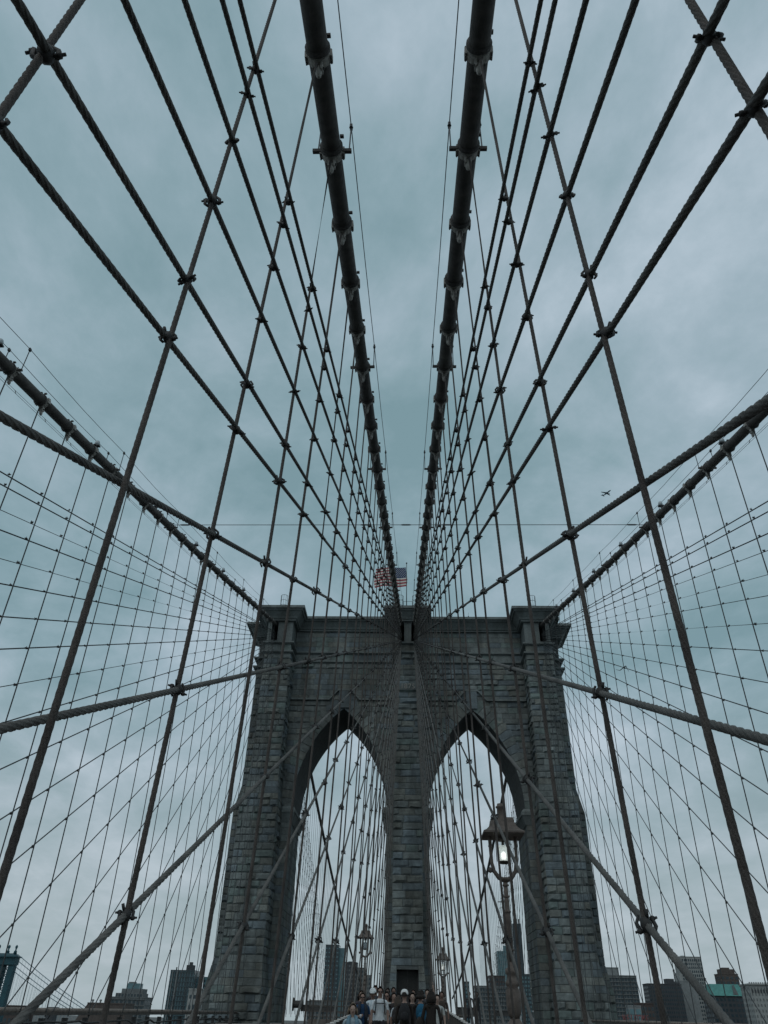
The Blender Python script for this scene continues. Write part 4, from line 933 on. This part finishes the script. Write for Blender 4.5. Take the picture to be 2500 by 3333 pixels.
# seen through the right arch
t, W_, H = building('glass_tower', 'pale teal glass tower behind the big lamp post', 112.9, 130.5, 77.4, 1012, 22, 'glass_teal', 'concrete', ncol=7, fl_h=4.2, ww=.2, wh=.8)
top_box(t, H, 0, 3.5, 4, 8, 7, 'glass_teal', 'spire')
t, W_, H = building('dark_skyscraper', 'very slender dark skyscraper beside the right arch jamb', 206.5, 223.2, 165, 1590, 20, 'glass_dark', 'slate', ncol=5, fl_h=6, ww=.35, wh=.9)
for x in (-6, -1, 4): top_box(t, H, x, x+2.6, 3, 6, 9, 'slate', 'crown_fin')
building('beige_block', 'broad beige gridded block at the foot of right arch', 59.2, 92, 29.1, 706, 20, 'grey_block', ncol=14, fl_h=3.3, slabs='concrete')
building('brown_block', 'dark brown tower block left of the big lamp pole', 79.1, 94.3, 40.1, 774, 16, 'brick_dark', ncol=5)
building('small_tower', 'small blue grey tower far in the right arch', 61.5, 68.3, 39.7, 910, 12, 'glass_dark', 'glass_teal', ncol=3)
building('blue_block', 'blue grey block right of the big lamp post', 115, 126.5, 44.3, 825, 16, 'glass_dark', 'glass_teal', ncol=4)
# right of the tower
t, W_, H = building('housing_slab', 'beige topped housing slab next to the right foot of tower', 172, 187.5, 44.5, 689, 18, 'concrete', ncol=0)
building('housing_slab', 'dark balconied housing slab in front of the beige penthouse', 162, 193.5, 37.0, 655, 18, 'grey_block', 'glass_dark', ncol=12, fl_h=3.0, ww=.7, wh=.7, slabs='concrete')
t, W_, H = building('teal_house', 'small pale teal rooftop house behind the red sign', 149.7, 158, 13.3, 519, 8, 'concrete', 'glass_teal', ncol=2, fl_h=4, ww=.75, wh=.8)
building('brick_house', 'dark brick house right of the red sign', 160, 171.5, 15.3, 536, 10, 'brick_dark', ncol=5)
t, W_, H = building('dark_slab', 'dark twin apartment slab right of the gap beside the tower', 225.2, 256.8, 35.0, 740, 18, 'slate', 'glass_dark', ncol=16, fl_h=3.2, ww=.5, wh=.5)
top_box(t, H, 3.4, 10.6, 3, 12, 4.8, 'slate'); top_box(t, H, 10.6, W_, 3, 12, 1.8, 'slate')
t, W_, H = building('blank_block', 'pale blank concrete gable wall before the white gridded tower', 262.5, 278, 38.5, 762, 18, 'concrete', ncol=0)
t, W_, H = building('grid_tower', 'white gridded concrete tower leaning behind the blank gable', 286, 309, 63.1, 825, 20, 'cream', 'glass_dark', ncol=11, fl_h=3.4, ww=.6, wh=.66)
b = MB(); b.prism([(-W_-3, 0), (-W_, 0), (-W_, 18), (-W_-3, 18)], 0, H-14, [(-W_-3.2, 0), (-W_, 0), (-W_, 18), (-W_-3.2, 18)]); b.obj('curved_edge', 'cream', t)
top_box(t, H, -W_+4, -W_+8, 4, 8, 1.6, 'concrete')
t, W_, H = building('brick_tower', 'brown brick tower with tank house above the green roof', 307, 324.7, 45.8, 774, 16, 'brick', ncol=4, fl_h=4)
top_box(t, H, -W_+2, W_-2, 2, 12, 4.6, 'brick'); top_box(t, H+4.6, -W_+5, -W_+12, 4, 9, 1.4, 'brick')
t, W_, H = building('copper_roof_building', 'dark building under a green copper mansard roof at right', 246, 275, 24.0, 634, 20, 'slate', 'glass_dark', ncol=9, fl_h=3.5)
b = MB(); b.add([(-W_+1, -1, H), (W_, -1, H), (W_, 18, H), (-W_+1, 18, H), (-W_+3, 5, H+8.2), (W_-3, 5, H+8.2), (W_-3, 14, H+8.2), (-W_+3, 14, H+8.2)], [(4,5,6,7),(0,1,5,4),(1,2,6,5),(2,3,7,6),(3,0,4,7)]); b.obj('mansard_roof', 'copper', t)
for x in (6.0,): b = MB(); b.add([(x-2.2, -.6, H), (x+2.2, -.6, H), (x, -.3, H+7.5), (x-2.2, 4, H), (x+2.2, 4, H), (x, 6, H+7.5)], [(0,1,2),(1,4,5,2),(3,0,2,5)]); b.obj('gable', 'grey_block', t)
building('dark_block', 'narrow dark block between copper roof and the cream corner building', 283, 294.5, 32, 672, 14, 'brick_dark', ncol=3)
t, W_, H = building('cornice_building', 'cream building with arcaded cornice at the right edge', 254.2, 283, 29.6, 570, 18, 'cream', 'grey_block', ncol=12, fl_h=3.4, ww=.35, wh=.5)
b = MB(); b.box((-W_-.8, -1.2, H-.2), (W_+.8, 18, H+.5)); b.obj('cornice', 'cream', t)
for k in range(14):
    b = MB(); x = -W_+1+k*2.1; pts = [(x, H-5.2), (x+1.2, H-5.2), (x+1.2, H-3.4), (x+.6, H-2.8), (x, H-3.4)]; b.add([(px, -.3, pz) for px, pz in pts]+[(px, .1, pz) for px, pz in pts], [(0,1,2,3,4)]+[(i, i+5, (i+1) % 5+5, (i+1) % 5) for i in range(5)]); b.obj('arch_window', 'slate', t)
for k in range(18):
    b = MB(); x = -W_+k*1.65; b.box((x, -1.0, H+.5), (x+.8, -.2, H+1.5)); b.obj('merlon', 'cream', t)
# rooftop sign
t = thing('rooftop_sign', 'red rooftop sign letters reading WELCOME right of the tower', 'sign', (147, 493, 4.3))
cu = bpy.data.curves.new('w', 'FONT'); cu.size = 4.6; cu.extrude = .25; cu.align_x = 'CENTER'
for k, chx in enumerate('WELCOME'):
    cu.body = chx; to = bpy.data.objects.new('tmp', cu); C.objects.link(to); dg = bpy.context.evaluated_depsgraph_get(); me = bpy.data.meshes.new_from_object(to.evaluated_get(dg)); bpy.data.objects.remove(to)
    me.materials.clear(); me.materials.append(MATS['sign_red']); o = link('letter', me, t, (-7.3+2.43*k, 0, .4)); o.rotation_euler = (PI/2, 0, 0); o.scale = (.62, 1.2, 1) if chx in 'WM' else (.72, 1.2, 1)
b = MB()
for k in range(15): b.box((-8.4+1.2*k, .6, 0), (-8.25+1.2*k, .75, 4.4))
for z in (.3, 2.2, 4.2): b.box((-8.6, .55, z), (8.6, .7, z+.14))
b.obj('support_frame', 'slate', t)
building('sign_building', 'dark rooftop carrying the red letters', 135, 162, 4.1, 494, 14, 'brick_dark', ncol=0)
# ------------------------------------------------------------------ blue steel suspension bridge far left
t = thing('steel_bridge', 'blue steel suspension bridge tower with finials and sloping cables at far left', 'bridge', (-315, 572, GZ))
def rb(b, name, m='bridge_blue', smooth=False): return rel(b.obj(name, m, None, smooth), t)
for x0, x1 in ((-311.6, -307.5), (-319.2, -315.3), (-331, -327)):
    b = MB(); b.box((x0, 568, GZ), (x1, 574, 32)); rb(b, 'tower_leg')
for k in range(9):
    z = -8+4.4*k; b = MB(); xa, xb = -315.3, -311.6
    for p, q in (((xa, 570, z), (xb, 570, z+4.4)), ((xb, 570, z), (xa, 570, z+4.4)), ((xa, 570, z+4.4), (xb, 570, z+4.4))): b.tube([p, q], .28, 5)
    rb(b, 'lattice_panel')
b = MB(); b.box((-338, 567, 32), (-307.2, 575, 36.9)); b.box((-338, 565.5, 36.9), (-306.2, 576.5, 37.8)); b.prism([(-338, 567), (-308, 567), (-308, 575), (-338, 575)], 37.8, 39.6, [(-338, 568), (-310, 568), (-310, 574), (-338, 574)]); rb(b, 'portal_head')
for x in (-309.8, -315.7, -323.5):
    b = MB(); b.lathe([(1.5, 39.4), (1.1, 40.7), (1.3, 41), (.55, 41.7), (.55, 42.6), (.95, 43.6), (1.0, 44.4), (.5, 45.1), (.1, 45.4)], (x, 570, 0), 10); rb(b, 'finial', smooth=True)
for k, ((xa, za_), (xb, zb_)) in enumerate((((-307.3, 39.0), (-243.9, 5.8)), ((-305.3, 34.3), (-245.4, 4.4)), ((-308.4, 31.6), (-249.5, 3.0)), ((-308.2, 28.1), (-253.9, 2.9)))):
    pts = [(xa+(xb-xa)*q/10, 570+k*.6, za_+(zb_-za_)*q/10-1.0*math.sin(PI*q/10)) for q in range(11)]; e = Vector(pts[-1])-Vector(pts[0]); pts.append(tuple(Vector(pts[-1])+e*.25))
    b = MB(); b.tube(pts, .26, 6); rb(b, 'cable', 'far_steel')
    if k in (0, 3):
        b = MB()
        for q in range(1, 24):
            f_ = q/24*10; i = int(f_); p = Vector(pts[i]).lerp(Vector(pts[i+1]), f_-i); b.tube([p, Vector((p.x, p.y, -8))], .07, 4)
        rb(b, 'hanger', 'far_steel')['kind'] = 'stuff'
b = MB(); b.box((-338, 568, -12), (-150, 592, -7)); rb(b, 'far_deck', 'far_steel')
# ------------------------------------------------------------------ airliner
pos = Vector((559.7, 1583.2, 1237.6))
t = thing('airliner', 'small dark airliner crossing the sky at the right', 'airplane', pos)
fx = Vector((.50, -.866, .03)).normalized(); wy = Vector((-.866, -.50, 0)).normalized()*-1; uz = Vector((0, 0, 1)); wy = uz.cross(fx).normalized(); uz = fx.cross(wy)
Mx = Matrix((fx, wy, uz)).transposed().to_4x4(); Mx.translation = pos; t.matrix_world = Mx
b = MB(); b.tube([(-17, 0, 1.2), (-12, 0, .7), (-5, 0, 0), (10, 0, 0), (14.5, 0, -.2), (16.5, 0, -.5)], [.35, 1.2, 1.9, 1.9, 1.3, .3], 12); b.obj('fuselage', 'aircraft', t, True)
def slab(b, p, th=.35): n = len(p); b.add([(x, y, z+th/2) for x, y, z in p]+[(x, y, z-th/2) for x, y, z in p], [tuple(range(n)), tuple(range(n, 2*n))[::-1]]+[(i, n+i, n+(i+1) % n, (i+1) % n) for i in range(n)])
for s in (-1, 1):
    b = MB(); slab(b, [(4.5, 0, -.6), (-2.5, 0, -.6), (-5.5, s*16.5, 1.2), (-4.0, s*16.8, 1.2)], .5); b.obj('wing', 'aircraft', t)
    b = MB(); slab(b, [(-12.5, 0, 1.0), (-15.8, 0, 1.0), (-17.3, s*6.2, 1.4), (-16.0, s*6.4, 1.4)], .3); b.obj('tailplane', 'aircraft', t)
    b = MB(); b.tube([(4.6, s*5.6, -1.7), (1.2, s*5.6, -1.7)], [1.05, .7], 10); b.obj('engine', 'aircraft', t, True)
b = MB(); p = [(-11.5, 0, 1.2), (-16.0, 0, 1.2), (-18.0, 0, 7.0), (-16.0, 0, 7.0)]
b.add([(x, .15, z) for x, y, z in p]+[(x, -.15, z) for x, y, z in p], [(0,1,2,3),(7,6,5,4)]+[(i, i+4, (i+1) % 4+4, (i+1) % 4) for i in range(4)]); b.obj('tail_fin', 'aircraft', t)
